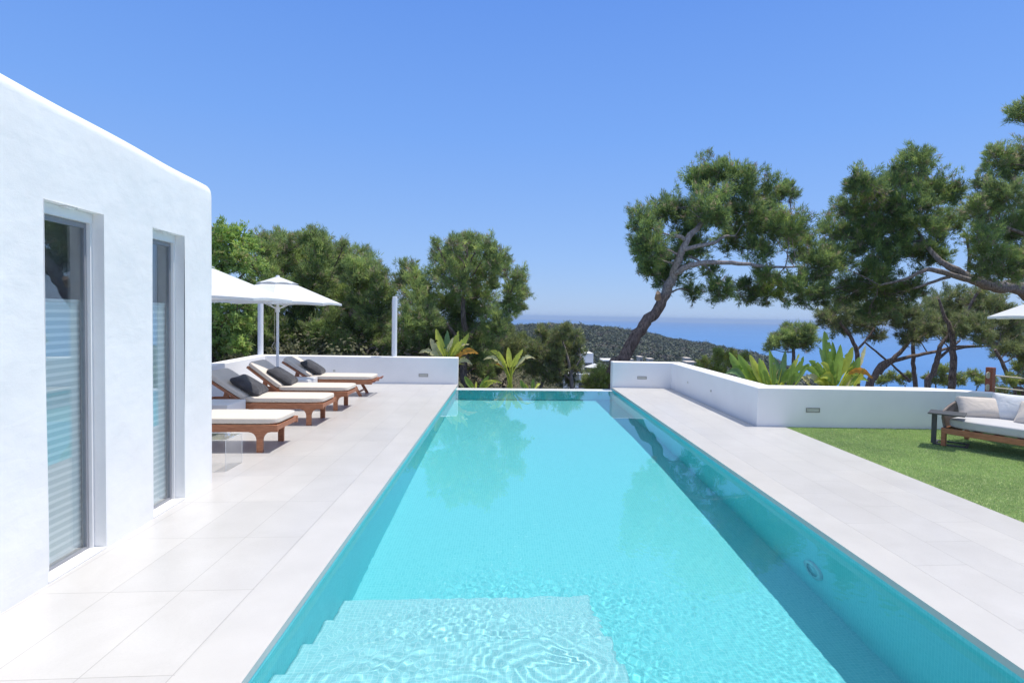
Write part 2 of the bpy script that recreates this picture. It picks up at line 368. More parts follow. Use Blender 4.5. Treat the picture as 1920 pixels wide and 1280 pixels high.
def np_mesh(name, V, Fc, mats, mi=None, parent=None, smooth=False):
    me = bpy.data.meshes.new(name); k = Fc.shape[1]
    me.vertices.add(len(V)); me.vertices.foreach_set('co', np.ascontiguousarray(V, dtype=np.float32).ravel())
    me.loops.add(Fc.size); me.loops.foreach_set('vertex_index', Fc.ravel().astype(np.int32))
    me.polygons.add(len(Fc)); me.polygons.foreach_set('loop_start', np.arange(len(Fc), dtype=np.int32)*k)
    if not isinstance(mats, (list, tuple)): mats = [mats]
    for m in mats: me.materials.append(m)
    if mi is not None: me.polygons.foreach_set('material_index', mi.astype(np.int32))
    me.polygons.foreach_set('use_smooth', np.full(len(Fc), smooth))
    me.update(calc_edges=True); me.validate()
    o = bpy.data.objects.new(name, me); COL.objects.link(o)
    if parent is not None: o.parent = parent
    return o
def tag(o, label=None, cat=None, group=None, kind=None):
    if label: o['label'] = label
    if cat: o['category'] = cat
    if group: o['group'] = group
    if kind: o['kind'] = kind
    return o
def empty(name, loc, rz=0.0):
    o = bpy.data.objects.new(name, None); COL.objects.link(o); o.location = loc; o.rotation_euler = (0, 0, rz)
    o.empty_display_size = 0.2; return o
def copy_tree(o, parent=None):
    c = o.copy(); COL.objects.link(c)
    if parent is not None: c.parent = parent
    for ch in [x for x in bpy.data.objects if x.parent == o]: copy_tree(ch, c)
    return c
def cushion(sx, sy, sz, n=14, pw=6.0, puff=0.0, pinch=0.0, rng=None):
    """rounded, slightly puffed block centred on the origin; returns verts, quads"""
    # superellipsoid-like: cube sphere mapping
    vs = []; fs = []
    def face(ax, sgn):
        o = len(vs)
        for i in range(n+1):
            for j in range(n+1):
                a = -1+2*i/n; b = -1+2*j/n
                a = math.sin(a*PI/2); b = math.sin(b*PI/2)
                p = [0, 0, 0]; p[ax] = sgn; p[(ax+1) % 3] = a; p[(ax+2) % 3] = b
                vs.append(p)
        for i in range(n):
            for j in range(n):
                q = (o+i*(n+1)+j, o+(i+1)*(n+1)+j, o+(i+1)*(n+1)+j+1, o+i*(n+1)+j+1)
                fs.append(q if sgn > 0 else q[::-1])
    for ax in range(3):
        for sg in (1, -1): face(ax, sg)
    out = []
    for p in vs:
        l = (abs(p[0])**pw+abs(p[1])**pw+abs(p[2])**pw)**(1/pw)
        q = [c/l for c in p]
        x, y, z = q[0]*sx/2, q[1]*sy/2, q[2]*sz/2
        z *= (1+puff*(1-q[0]**2)*(1-q[1]**2))
        if pinch:
            e = max(abs(q[0]), abs(q[1])); cx = 1-pinch*(1-q[1]**2)*abs(q[0])**3; cy = 1-pinch*(1-q[0]**2)*abs(q[1])**3
            x *= cx; y *= cy; z *= (1-0.93*e**5)
        out.append((x, y, z))
    return out, fs
def xf(vs, R, T): 
    R = np.array(R); T = np.array(T); return [tuple(R @ np.array(p)+T) for p in vs]
def rotm(ax, a): return np.array(Matrix.Rotation(a, 3, ax))

# ------------------------------------------------------------------ terrain, sea
RA = np.radians([-60, 0.45, 5.41, 8.16, 10.9, 13.62, 16.84, 20.48, 24.0, 26.0, 29, 34, 90])
RZ = np.array([-3.8, -3.8, -2.2, -3.1, -4.8, -6.5, -12.7, -15.3, -20.6, -22.8, -36, -60, -60])-5.6
def terrain(x, y):
    x = np.asarray(x, float); y = np.asarray(y, float)
    r = np.hypot(x, y); a = np.arctan2(x, y)
    Rg = np.interp(a, RA, RZ)
    side = np.clip((np.degrees(a)-27)/8, 0, 1)
    side = side*side*(3-2*side)
    kr = np.array([0, 14, 26, 45, 90, 160, 230])
    kz = np.array([-1.6, -1.6, -3.0, -6.2, -12.6, -21, -22.5])
    z1 = np.interp(r, kr, kz)
    t = np.clip((r-230)/220, 0, 1); z1 = np.where(r > 230, -22.5+(Rg+22.5)*(t*t*(3-2*t)), z1)
    z1 = np.where(r > 450, Rg-(r-450)*0.28, z1)
    z2 = -1.8-0.175*np.maximum(r-14, 0)
    z = z1*(1-side)+z2*side
    lf = np.clip((-x-0.5+0.12*(y-14))/4, 0, 1); lf = lf*lf*(3-2*lf)
    up = np.interp(r, [0, 13, 17, 24, 60, 120], [0, 0.3, 1.7, 2.9, 5, 7])
    z = z+lf*up*np.clip((110-r)/60, 0, 1)
    inside = ((x > -6.2) & (x < 14) & (y < 13.9) & (y > -20)) | (x < -2.7) & (y < 13.9)
    n = (np.sin(x*0.21+1.3)*np.cos(y*0.17+0.4)*0.5+np.sin(x*0.63+y*0.41)*0.22)*np.clip((r-14)/25, 0, 1)
    z = z+n*np.clip(r/60, 0.4, 1.3)
    return np.where(inside, np.minimum(z, -1.9), z)
na, nr = 260, 150
aa = np.radians(np.linspace(-180, 180, na)); rr = np.concatenate([[0], np.geomspace(2, 1500, nr-1)])
A_, R_ = np.meshgrid(aa, rr); X_ = np.sin(A_)*R_; Y_ = np.cos(A_)*R_; Z_ = np.maximum(terrain(X_, Y_), -75)
ii = np.arange(na*nr).reshape(nr, na)
Q_ = np.stack([ii[:-1, :-1], ii[:-1, 1:], ii[1:, 1:], ii[1:, :-1]], -1).reshape(-1, 4)
hill = np_mesh('hillside_terrain', np.stack([X_, Y_, Z_], -1).reshape(-1, 3), Q_, M['soil'], smooth=True); tag(hill, kind='structure')
# sea: a disc out to the horizon
rs = np.concatenate([[0], np.geomspace(300, 9200, 30)]); A_, R_ = np.meshgrid(np.radians(np.linspace(-180, 180, 181)), rs)
ii = np.arange(A_.size).reshape(A_.shape); Q_ = np.stack([ii[:-1, :-1], ii[:-1, 1:], ii[1:, 1:], ii[1:, :-1]], -1).reshape(-1, 4)
sea = np_mesh('sea', np.stack([np.sin(A_)*R_, np.cos(A_)*R_, 0*R_-52.0], -1).reshape(-1, 3), Q_, M['sea'], smooth=True); tag(sea, kind='structure')

# ------------------------------------------------------------------ terrace paving
PX0, PX1, PY0, PY1, WZ = -1.193, 2.573, 1.7, 13.2, -0.072
b = MB()
b.prism([(-9, -6), (-1.5192, -6), (-1.5192, 13.72), (-5.75, 13.72), (-5.5, 9), (-5.0, 3), (-9, 3)], -0.3, 0.0)
tag(b.build('paved_terrace', M['deck_l']), kind='structure')
b = MB()
b.prism([(2.8762, -6), (4.475, -6), (4.475, 8.52), (4.0, 8.60), (3.99, 13.28), (2.8762, 13.36)], -0.3, 0.0)
b.prism([(-1.519, -6), (2.876, -6), (2.876, 1.36), (-1.519, 1.36)], -0.3, 0.0)
tag(b.build('paved_terrace', M['deck_r']), kind='structure')

# ------------------------------------------------------------------ swimming pool
pool = empty('swimming_pool', (0, 0, 0)); tag(pool, 'long sunken infinity pool lined with turquoise mosaic between two pale terraces', 'swimming pool')
def recv(o): o.cycles.is_caustics_receiver = True; return o
b = MB()
b.box(PX0-0.3, PX0, 1.4, 13.45, -1.9, -0.046)
b.box(PX1, PX1+0.3, 1.4, 13.45, -1.9, -0.046)
b.box(PX0, PX1, 1.4, PY0, -1.9, -0.046)
b.box(PX0, PX1, PY1, PY1+0.10, -1.9, -0.10)
vs = [(PX0, 1.69, -1.15), (PX1, 1.69, -1.15), (PX1, 9, -1.25), (PX0, 9, -1.25), (PX1, PY1+.01, -1.42), (PX0, PY1+.01, -1.42)]
b.add(vs+[(x, y, -1.9) for x, y, _ in vs], [(0, 1, 2, 3), (3, 2, 4, 5), (9, 10, 11, 8), (6, 9, 8, 7), (0, 6, 7, 1), (5, 4, 10, 11)])
recv(b.build('basin', M['mosaic'], pool))
for yy, zz in ((4.20, -0.90), (3.77, -0.69), (3.36, -0.49), (2.95, -0.31), (2.54, -0.16)):
    b = MB(); b.box(PX0+0.001, 0.66+(4.2-yy)*0.01, PY0+0.001, yy, zz-0.22 if zz > -0.85 else -1.3, zz, bev=0.012); recv(b.build('step', M['mosaic_shallow_tint'], pool))
b = MB(); b.box(PX0, PX1, PY1+0.002, PY1+0.33, -0.10, WZ+0.006, bev=0.004); recv(b.build('overflow_rim', simple('pale_stone_rim', (0.74, 0.76, 0.76), 0.3, 3, 0.04), pool))
for nm, x0, x1, y0, y1 in (('coping', -1.519, PX0+0.003, 1.363, 13.72), ('coping', PX1-0.003, 2.876, 1.363, 13.36), ('coping', PX0+0.003, PX1-0.003, 1.363, PY0+0.005)):
    b = MB(); b.box(x0, x1, y0, y1, -0.045, -0.0003); b.build(nm, M['coping'], pool)
b = MB()
for r0, r1, dx, mt in ((0.0, 0.085, 0.016, 1), (0.085, 0.13, 0.02, 0)):
    n = 28; vs = []; fs = []
    for rr_, xx in ((r0, dx), (r1, dx), (r1, 0.0)):
        for k in range(n): vs.append((PX1-xx, 4.35+rr_*math.cos(2*PI*k/n), -0.80+rr_*math.sin(2*PI*k/n)))
    for k in range(n):
        for q in (0, 1): fs.append((q*n+k, q*n+(k+1) % n, (q+1)*n+(k+1) % n, (q+1)*n+k))
    b.add(vs, fs, mt, True)
recv(b.build('underwater_light', [simple('white_plastic_ring', (0.28, 0.62, 0.66), 0.4), simple('light_lens', (0.2, 0.55, 0.6), 0.2)], pool))
# water surface with real ripples, strong over the steps, faint further out
rng = np.random.RandomState(7)
ys = [PY0-0.004]
while ys[-1] < PY1: ys.append(ys[-1]+(0.0095 if ys[-1] < 4.9 else min(0.0095*(1+(ys[-1]-4.9)*0.6), 0.045)))
ys[-1] = PY1+0.001; ys = np.array(ys); xs = np.linspace(PX0-0.001, PX1+0.001, 400)
X_, Y_ = np.meshgrid(xs, ys)
near = 1/(1+np.exp((Y_-4.35-0.25*np.sin(X_*1.7))/0.28))
H = 0*X_
def band(n, k0, k1, slope, env):
    global H
    h = 0*X_
    for _ in range(n):
        k = rng.uniform(k0, k1); t = rng.uniform(0, 2*PI); ph = rng.uniform(0, 2*PI)
        h += np.sin(k*(X_*math.cos(t)+Y_*math.sin(t))+ph)/k
    H = H+h*slope/math.sqrt(n)*env
patch = 0.5+0.5*np.sin(X_*1.1+0.6)*np.sin(Y_*0.9+1.1)
band(16, 3, 9, 0.0032, 1.0)
band(22, 14, 34, 0.0013, 0.35+0.65*patch)
band(44, 45, 150, 0.036, near*(0.35+0.65*np.clip(1-np.abs(X_-0.1)/1.3, 0, 1))*(0.65+0.5*np.sin(X_*3.1+Y_*2.3)*np.sin(Y_*3.7-X_*1.9)))
band(30, 30, 85, 0.0030, np.clip(1-(Y_-4)/3.5, 0, 1)*np.clip((X_+0.3)/1.5, 0.12, 1))
for cx, cy, k, sl, rad0 in ((-0.70, 2.85, 62, 0.07, 0.35), (-0.15, 2.55, 80, 0.065, 0.6), (0.35, 3.0, 95, 0.07, 0.4), (0.95, 2.9, 55, 0.03, 0.4)):
    d = np.hypot(X_-cx, Y_-cy)+0.035*np.sin(5*X_+3*Y_+k)+0.02*np.sin(11*Y_-7*X_+k)+0.012*np.sin(17*X_+13*Y_); H = H+np.sin(k*d)/k*sl*np.exp(-(d/rad0)**2)
ii = np.arange(X_.size).reshape(X_.shape); Q_ = np.stack([ii[:-1, :-1], ii[:-1, 1:], ii[1:, 1:], ii[1:, :-1]], -1).reshape(-1, 4)
water = np_mesh('pool_water', np.stack([X_, Y_, WZ+H], -1).reshape(-1, 3), Q_, M['water'], smooth=True); tag(water, kind='structure')
water.cycles.is_caustics_caster = True

# ------------------------------------------------------------------ low white walls
def wall_light(parent, p, ax, nrm, w_=0.225, h_=0.075):
    """recessed step light: p centre on the wall face, ax unit along wall, nrm outward"""
    b = MB(); a = np.array([*ax, 0]); n = np.array([*nrm, 0]); R = np.stack([a, n, [0, 0, 1]], 1)
    t = 0.014
    for x0, x1, z0, z1 in ((-w_/2, w_/2, h_/2-t, h_/2), (-w_/2, w_/2, -h_/2, -h_/2+t), (-w_/2, -w_/2+t, -h_/2+t, h_/2-t), (w_/2-t, w_/2, -h_/2+t, h_/2-t)):
        b.box(x0, x1, -0.004, 0.008, z0, z1, 0, R, p)
    f = b.build('wall_light', M['lamp_frame'], parent)
    b = MB(); b.box(-w_/2+t, w_/2-t, -0.004, 0.003, -h_/2+t, h_/2-t, 0, R, p); b.build('lamp_glass', M['lamp_glass'], f)
lw = empty('parapet_wall', (-3.4, 13.8, 0)); tag(lw, 'low white parapet wall behind the sun loungers, turning a corner at the white post', 'parapet wall')
b = MB()
inner = [(-1.205, 13.72), (-5.75, 13.72), (-5.60, 11.07), (-5.15, 3.2)]
outer = [(-5.40, 3.2), (-5.86, 11.07), (-6.03, 13.98), (-1.205, 13.98)]
def wallmesh(poly, top, cap_w=0.0):
    b = MB(); n = len(poly)
    c = np.mean(poly, 0)
    bv = 0.012
    P = [np.array(p) for p in poly]
    ins = []
    for i in range(n):
        a, o, c2 = P[i-1], P[i], P[(i+1) % n]
        d1 = (o-a)/np.linalg.norm(o-a); d2 = (c2-o)/np.linalg.norm(c2-o)
        n1 = np.array([-d1[1], d1[0]]); n2 = np.array([-d2[1], d2[0]])
        bi = n1+n2; bi = bi/(np.dot(bi, n1)+1e-9); ins.append(o+bi*bv)
    area = sum(P[i][0]*P[(i+1) % n][1]-P[(i+1) % n][0]*P[i][1] for i in range(n))
    if area < 0: ins = [2*P[i]-ins[i] for i in range(n)]
    vs = [(*p, -2.6) for p in P]+[(*p, top-bv) for p in P]+[(*p, top) for p in ins]
    fs = [tuple(range(2*n, 3*n))]
    for i in range(n):
        j = (i+1) % n; fs += [(i, j, n+j, n+i), (n+i, n+j, 2*n+j, 2*n+i)]
    b.add(vs, fs); return b
wallmesh(inner+outer, 0.652).build('wall', M['wall'], lw).location = (3.4, -13.8, 0)
wall_light(lw, (-2.03+3.4, 13.72-13.8, 0.213), (1, 0), (0, -1))
for px_, pz_ in ((-4.15, 0.30),):
    b = MB(); b.tube([(px_+3.4, 13.725-13.8, pz_), (px_+3.4, 13.71-13.8, pz_)], 0.03, 12); b.build('wall_socket', M['lamp_glass'], lw)
rw = empty('parapet_wall', (4.2, 9, 0)); tag(rw, 'low white parapet wall bending round the right side of the pool and behind the lawn', 'parapet wall')
inner = [(7.78, 8.12), (7.25, 8.38), (4.03, 8.58), (4.02, 13.27), (2.585, 13.37)]
outer = [(2.585, 13.66), (4.33, 13.55), (4.37, 8.93), (7.0, 8.80), (7.80, 8.30)]
wallmesh(inner+outer, 0.625).build('wall', M['wall'], rw).location = (-4.2, -9, 0)
wall_light(rw, (3.305-4.2, 13.32-9, 0.248), (0.998, -0.07), (-0.07, -0.998), 0.23, 0.07)
wall_light(rw, (4.93-4.2, 8.522-9, 0.275), (0.998, -0.062), (-0.062, -0.998))
for y_ in (12.0, 10.6):
    b = MB(); b.tube([(4.03-4.2, y_-9, 0.3), (4.008-4.2, y_-9, 0.3)], 0.022, 12); b.build('wall_socket', M['lamp_glass'], rw)

# ------------------------------------------------------------------ white house on the left
ha = math.atan2(0.12, 2.45)
house = empty('white_house', (-2.895, 5.735, 0), ha)
tag(house, 'white rendered single storey house with two tall narrow windows facing the pool', 'house')
# local frame: x outward from the pool wall, -y towards the camera
HT = 2.93
wins = [(-1.03, -0.55, 2.352), (-2.14, -1.605, 2.352)]     # y0, y1, top
def house_wall():
    yb = sorted({-12.0, 0.0}|{w_[0] for w_ in wins}|{w_[1] for w_ in wins})
    ysl = [0.0]
    def seg(a, c):
        n = max(1, int(abs(c-a)/0.12)); return list(np.linspace(a, c, n+1))[1:]
    cuts = [0.0, -0.006, -0.02, -0.055, -0.55, -1.03, -1.605, -2.14, -3.2, -12.0]
    for a, c in zip(cuts, cuts[1:]): ysl += seg(a, c)
    prof = []      # (offset inward, z)
    zc = [0.0]
    zs_ = list(np.linspace(0, 2.352, 21))+list(np.linspace(2.352, HT-0.10, 5))[1:]
    prof = [(0.0, z) for z in zs_]
    for k in range(1, 9):
        t = k/8*PI/2; prof.append((0.10*(1-math.cos(t)), HT-0.10+0.10*math.sin(t)))
    prof += [(0.6, HT+0.005), (6.0, HT)]
    b = MB(); vs = []; idx = {}
    for i, y in enumerate(ysl):
        e = max(0, 0.055+y)/0.055      # rounding near the far corner
        shr = 0.055*(1-math.sqrt(max(0, 1-e*e)))
        for j, (o, z) in enumerate(prof):
            wv = 0.004*math.sin(y*2.1+z*1.3)+0.003*math.sin(y*5.3-z*2.0+1)
            if z <= 0: wv = 0
            topw = (0.003*math.sin(y*1.9)+0.003*math.sin(y*4.7+2)+0.036*min(-y, 6)-0.012) if z > 2.7 else 0
            zz = z-shr*0.8 if z > 2.7 else z
            vs.append((-o-shr*(1 if o < 0.2 else 0)+wv, y, zz+topw))
    n = len(prof); fs = []
    for i in range(len(ysl)-1):
        ym = (ysl[i]+ysl[i+1])/2
        for j in range(n-1):
            zm = (prof[j][1]+prof[j+1][1])/2
            if any(w_[0] < ym < w_[1] and zm < w_[2] and prof[j+1][0] == 0 for w_ in wins): continue
            fs.append((i*n+j, (i+1)*n+j, (i+1)*n+j+1, i*n+j+1))
    b.add(vs, fs, 0, True)
    # far gable wall and back
    far = vs[:n]; b.add([*far, (-6.0, 0.0, 0.0)], [tuple(range(n+1))], 0)
    b.add([(-6, 0, 0), (-6, -12, 0), (-6, -12, HT), (-6, 0, HT), (0, -12, 0), (0, -12, HT)], [(0, 3, 2, 1), (1, 2, 5, 4)], 0)
    return b
house_wall().build('wall', M['render'], house)
for y0, y1, zt in wins:
    rv = 0.13
    b = MB()   # reveal
    b.add([(0.0, y0, 0), (0.0, y0, zt), (-rv, y0, zt), (-rv, y0, 0), (0.0, y1, 0), (0.0, y1, zt), (-rv, y1, zt), (-rv, y1, 0)],
          [(0, 1, 2, 3), (4, 7, 6, 5), (1, 5, 6, 2), (0, 3, 7, 4)], 0)
    wn = b.build('window', M['render'], house)
    b = MB()   # pale outer jamb strips and sill
    b.box(-0.105, -0.075, y1-0.022, y1-0.001, 0.012, zt-0.06, 0); b.box(-0.105, -0.075, y0+0.001, y0+0.022, 0.012, zt-0.06, 0)
    b.box(-0.125, 0.003, y0+0.001, y1-0.001, 0.001, 0.012, 0)
    b.box(-0.06, 0.0-0.02, (y0+y1)/2-0.05, (y0+y1)/2+0.05, zt-0.008, zt-0.002, 0)
    b.build('jamb', M['box'], wn)
    b = MB(); fw = 0.020; g = 0.024
    b.box(-0.126, -0.098, y0+g, y0+g+fw, 0.012, zt-0.07, 0); b.box(-0.126, -0.098, y1-g-fw, y1-g, 0.012, zt-0.07, 0)
    b.box(-0.125, -0.099, y0+g+fw, y1-g-fw, 0.012, 0.03, 0); b.box(-0.125, -0.099, y0+g+fw, y1-g-fw, zt-0.105, zt-0.07, 0)
    b.build('frame', M['frame'], wn)
    b = MB(); b.box(-0.128, -0.07, y0+0.002, y1-0.002, zt-0.068, zt-0.002, 0); b.build('lintel_trim', M['box'], wn)
    b = MB(); b.box(-0.116, -0.108, y0+g+fw-0.004, y1-g-fw+0.004, 0.026, zt-0.10, 0); b.build('pane', M['glass'], wn)
    b = MB()
    b.box(-0.150, -0.145, y0+0.02, y1-0.022, 0.03, 1.735, 0); b.build('blind', M['blind'], wn)
    b = MB(); b.box(-0.155, -0.138, y0+0.018, y1-0.021, 1.736, 1.756, 0); b.build('blind_rail', M['light_frame'], wn)
    b = MB()   # room behind
    b.add([(-0.135, y0-0.3, -0.01), (-0.135, y1+0.3, -0.01), (-1.6, y1+0.3, -0.01), (-1.6, y0-0.3, -0.01), (-0.135, y0-0.3, 2.5), (-0.135, y1+0.3, 2.5), (-1.6, y1+0.3, 2.5), (-1.6, y0-0.3, 2.5)],
          [(0, 1, 2, 3), (4, 7, 6, 5), (2, 6, 7, 3), (1, 5, 6, 2), (0, 3, 7, 4)], 0)
    b.build('room_lining', M['interior'], wn)

# unseen house wing behind the camera and its paving, added to bounce light
b = MB(); b.box(-9, 14, -9.0, -8.6, -2, 5.8); b.box(-9, -8.6, -8.59, -6.3, -2, 3.0)
o = b.build('unseen_wing', M['render'], house); o.matrix_parent_inverse = (Matrix.Translation(house.location) @ Matrix.Rotation(ha, 4, 'Z')).inverted()
b = MB(); b.prism([(-9, -8.6), (14, -8.6), (14, -6.002), (-9, -6.002)], -0.3, 0.0); tag(b.build('paved_terrace', M['deck_l']), kind='structure')

# ------------------------------------------------------------------ sun loungers
def lounger_parts(root, folding=False, seat=1.09, bl=0.74, ang=rad(37)):
    W = 0.66; zt = 0.335; zb = 0.25
    # local x: 0 at the foot end, negative towards the head; y across
    b = MB()
    for y0, y1 in ((0.0, 0.035), (W-0.035, W)):
        b.box(-1.92, -0.006, y0, y1, zb, zt, 0, bev=0.004)
    b.box(-0.045, -0.012, 0.036, W-0.036, zb+0.02, zt-0.004, 0); b.box(-1.9, -1.87, 0.036, W-0.036, zb+0.02, zt-0.004, 0)
    b.box(-1.10, -1.07, 0.036, W-0.036, zb+0.02, zt-0.012, 0)
    b.build('frame', M['teak'], root)
    def leg(xc, y0, y1):
        b = MB(); hw = 0.036; pts = []
        zr = zb-0.0015
        br = 0.10
        pts = [(xc-hw, 0.0), (xc+hw, 0.0), (xc+hw, zb-br)]
        for k in range(1, 6):
            t = k/5*PI/2; pts.append((xc+hw+br*0.9*(1-math.cos(t)), zb-br+(br-0.0015)*math.sin(t)))
        pts = pts[:-1]+[(xc+hw+br*0.9, zr), (xc-hw-br*0.9, zr)]
        for k in range(4, 0, -1):
            t = k/5*PI/2; pts.append((xc-hw-br*0.9*(1-math.cos(t)), zb-br+(br-0.0015)*math.sin(t)))
        pts.append((xc-hw, zb-br))
        b.slab(pts, y0, y1); b.build('leg', M['teak'], root)
    if not folding:
        for xc in (-0.215, -1.62):
            leg(xc, 0.002, 0.033); leg(xc, W-0.033, W-0.002)
    else:
        for y_ in (0.05, W-0.075):
            for top, bot in (((-0.40, zb+0.03), (-0.24, 0.0)), ((-1.55, zb+0.03), (-1.75, 0.0))):
                b = MB(); d = 0.032
                b.slab([(bot[0]-d, 0), (bot[0]+d, 0), (top[0]+d, top[1]), (top[0]-d, top[1])], y_, y_+0.03); b.build('leg', M['teak'], root)
        for x_ in (-0.30, -1.70):
            b = MB(); b.box(x_, x_+0.03, 0.08, W-0.08, 0.07, 0.10); b.build('stretcher', M['teak'], root)
        b = MB(); b.tube([(0.05, 0.0, 0.33), (0.07, 0.0, 0.345), (0.07, W, 0.345), (0.05, W, 0.33)], 0.017, 10)
        b.box(-0.01, 0.06, 0.0, 0.03, 0.30, 0.33); b.box(-0.01, 0.06, W-0.03, W, 0.30, 0.33); b.build('end_rail', M['teak_dark'], root)
    b = MB()
    k = -0.06
    while k > -seat: b.box(k-0.05, k, 0.03, W-0.03, zt-0.012, zt+0.004); k -= 0.068
    b.build('slats', M['teak'], root)
    # backrest, hinged at x = -seat
    Rb = rotm('Y', ang)     # local -x rises
    T = (-seat, 0, zt+0.008)
    b = MB()
    for y0, y1 in ((0.012, 0.045), (W-0.045, W-0.012)): b.box(-bl, 0, y0, y1, -0.022, 0.018, 0, Rb, T)
    k = -0.04
    while k > -bl+0.04: b.box(k-0.048, k, 0.045, W-0.045, -0.004, 0.014, 0, Rb, T); k -= 0.07
    b.build('backrest', M['teak'], root)
    e = np.array(T)+Rb @ np.array([-0.30, 0, -0.02])
    for y_ in (0.06, W-0.09):
        b = MB(); b.slab([(e[0]-0.02, e[2]), (e[0]+0.03, e[2]), (e[0]+0.06, zb+0.03), (e[0]-0.08, zb+0.03)], y_, y_+0.025); b.build('prop', M['teak'], root)
    vs, fs = cushion(seat-0.01+0.03, W-0.015, 0.078, 12, 9, 0.06)
    b = MB(); b.add([(x-(seat+0.02)/2-0.012, y+W/2, z+zt+0.045) for x, y, z in vs], fs, 0, True); b.build('seat_cushion', M['cream'], root)
    vs, fs = cushion(bl+0.01, W-0.015, 0.078, 12, 9, 0.06)
    vs = [(x-bl/2-0.02, y+W/2, z+0.06) for x, y, z in vs]
    b = MB(); b.add(xf(vs, Rb, T), fs, 0, True); b.build('back_cushion', M['cream'], root)
    return Rb, T
FX = -2.735
proto = empty('sun_lounger', (FX, 6.88, 0)); Rb, T = lounger_parts(proto, False, 1.17, 0.66, rad(6))
tag(proto, 'nearest wooden sun lounger with cream cushion, its head end hidden by the house', 'sun lounger', 'sun loungers lined up along the terrace')
lng = [proto]
for y_, lab, an in ((8.53, 'second wooden sun lounger from the camera, with a charcoal pillow', 34),
                    (9.82, 'third wooden sun lounger from the camera, its raised back shaded by the parasol', 38)):
    c = empty('sun_lounger', (FX, y_, 0)); lounger_parts(c, False, 1.17, 0.66, rad(an)); tag(c, lab, 'sun lounger', 'sun loungers lined up along the terrace'); lng.append(c)
far = empty('sun_lounger', (FX, 11.52, 0)); lounger_parts(far, True, 1.24, 0.64, rad(33))
tag(far, 'farthest wooden sun lounger with slanting folding legs, nearest the back wall', 'sun lounger', 'sun loungers lined up along the terrace')
def pillow(name, sx, sy, sz, R, T, mat, label, cat='pillow', group=None):
    vs, fs = cushion(sx, sy, sz, 18, 7.0, 0.25, 0.10)
    b = MB(); b.add(xf(vs, R, (0, 0, 0)), fs, 0, True); o = b.build(name, mat); o.location = T
    tag(o, label, cat, group); return o
for yy, lab, dx in ((8.53, 'charcoal pillow leaning on the backrest of the lounger beside the near white cube', 0.0), (9.82, 'charcoal pillow on the backrest of the third lounger, half in parasol shade', -0.01),
                (11.52, 'charcoal pillow on the farthest lounger close to the back wall', -0.06)):
    R = rotm('Z', rad(8)) @ rotm('Y', rad(33))
    pillow('pillow', 0.50, 0.60, 0.14, R, (FX-1.215+dx, yy+0.345, 0.335+0.225), M['charcoal'], lab, group='charcoal pillows on the sun loungers')

# white cube side tables
def cube(loc, lab):
    b = MB(); b.box(-0.46, 0, 0, 0.54, 0.0, 0.40, 0, bev=0.006); o = b.build('cube_side_table', M['box']); o.location = loc
    tag(o, lab, 'side table', 'white cube tables between the loungers')
cube((-3.835, 7.95, 0), 'plain white cube side table between the two nearest sun loungers')
cube((-3.80, 10.95, 0), 'plain white cube side table between the two farthest sun loungers')
# clear acrylic table
at_ = empty('acrylic_side_table', (-2.945, 6.07, 0)); tag(at_, 'clear see through acrylic side table in front of the nearest sun lounger', 'side table')
b = MB(); b.box(-0.48, 0, 0, 0.36, 0.327, 0.335); b.build('table_top', M['acrylic'], at_)
b = MB(); b.box(-0.008, 0, 0, 0.36, 0, 0.3265); b.build('side_panel', M['acrylic'], at_)
b = MB(); b.box(-0.48, -0.472, 0, 0.36, 0, 0.3265); b.build('side_panel', M['acrylic'], at_)
b = MB()
for e in ((0, 0.0), (0, 0.36)):
    b.tube([(e[0], e[1], 0.0), (e[0], e[1], 0.335)], 0.0022, 6); b.tube([(-0.48, e[1], 0.335), (0, e[1], 0.335)], 0.0022, 6)
b.tube([(0, 0, 0.335), (0, 0.36, 0.335)], 0.0022, 6)
b.build('polished_edge', simple('polished_acrylic_edge', (0.8, 0.82, 0.82), 0.2), at_)

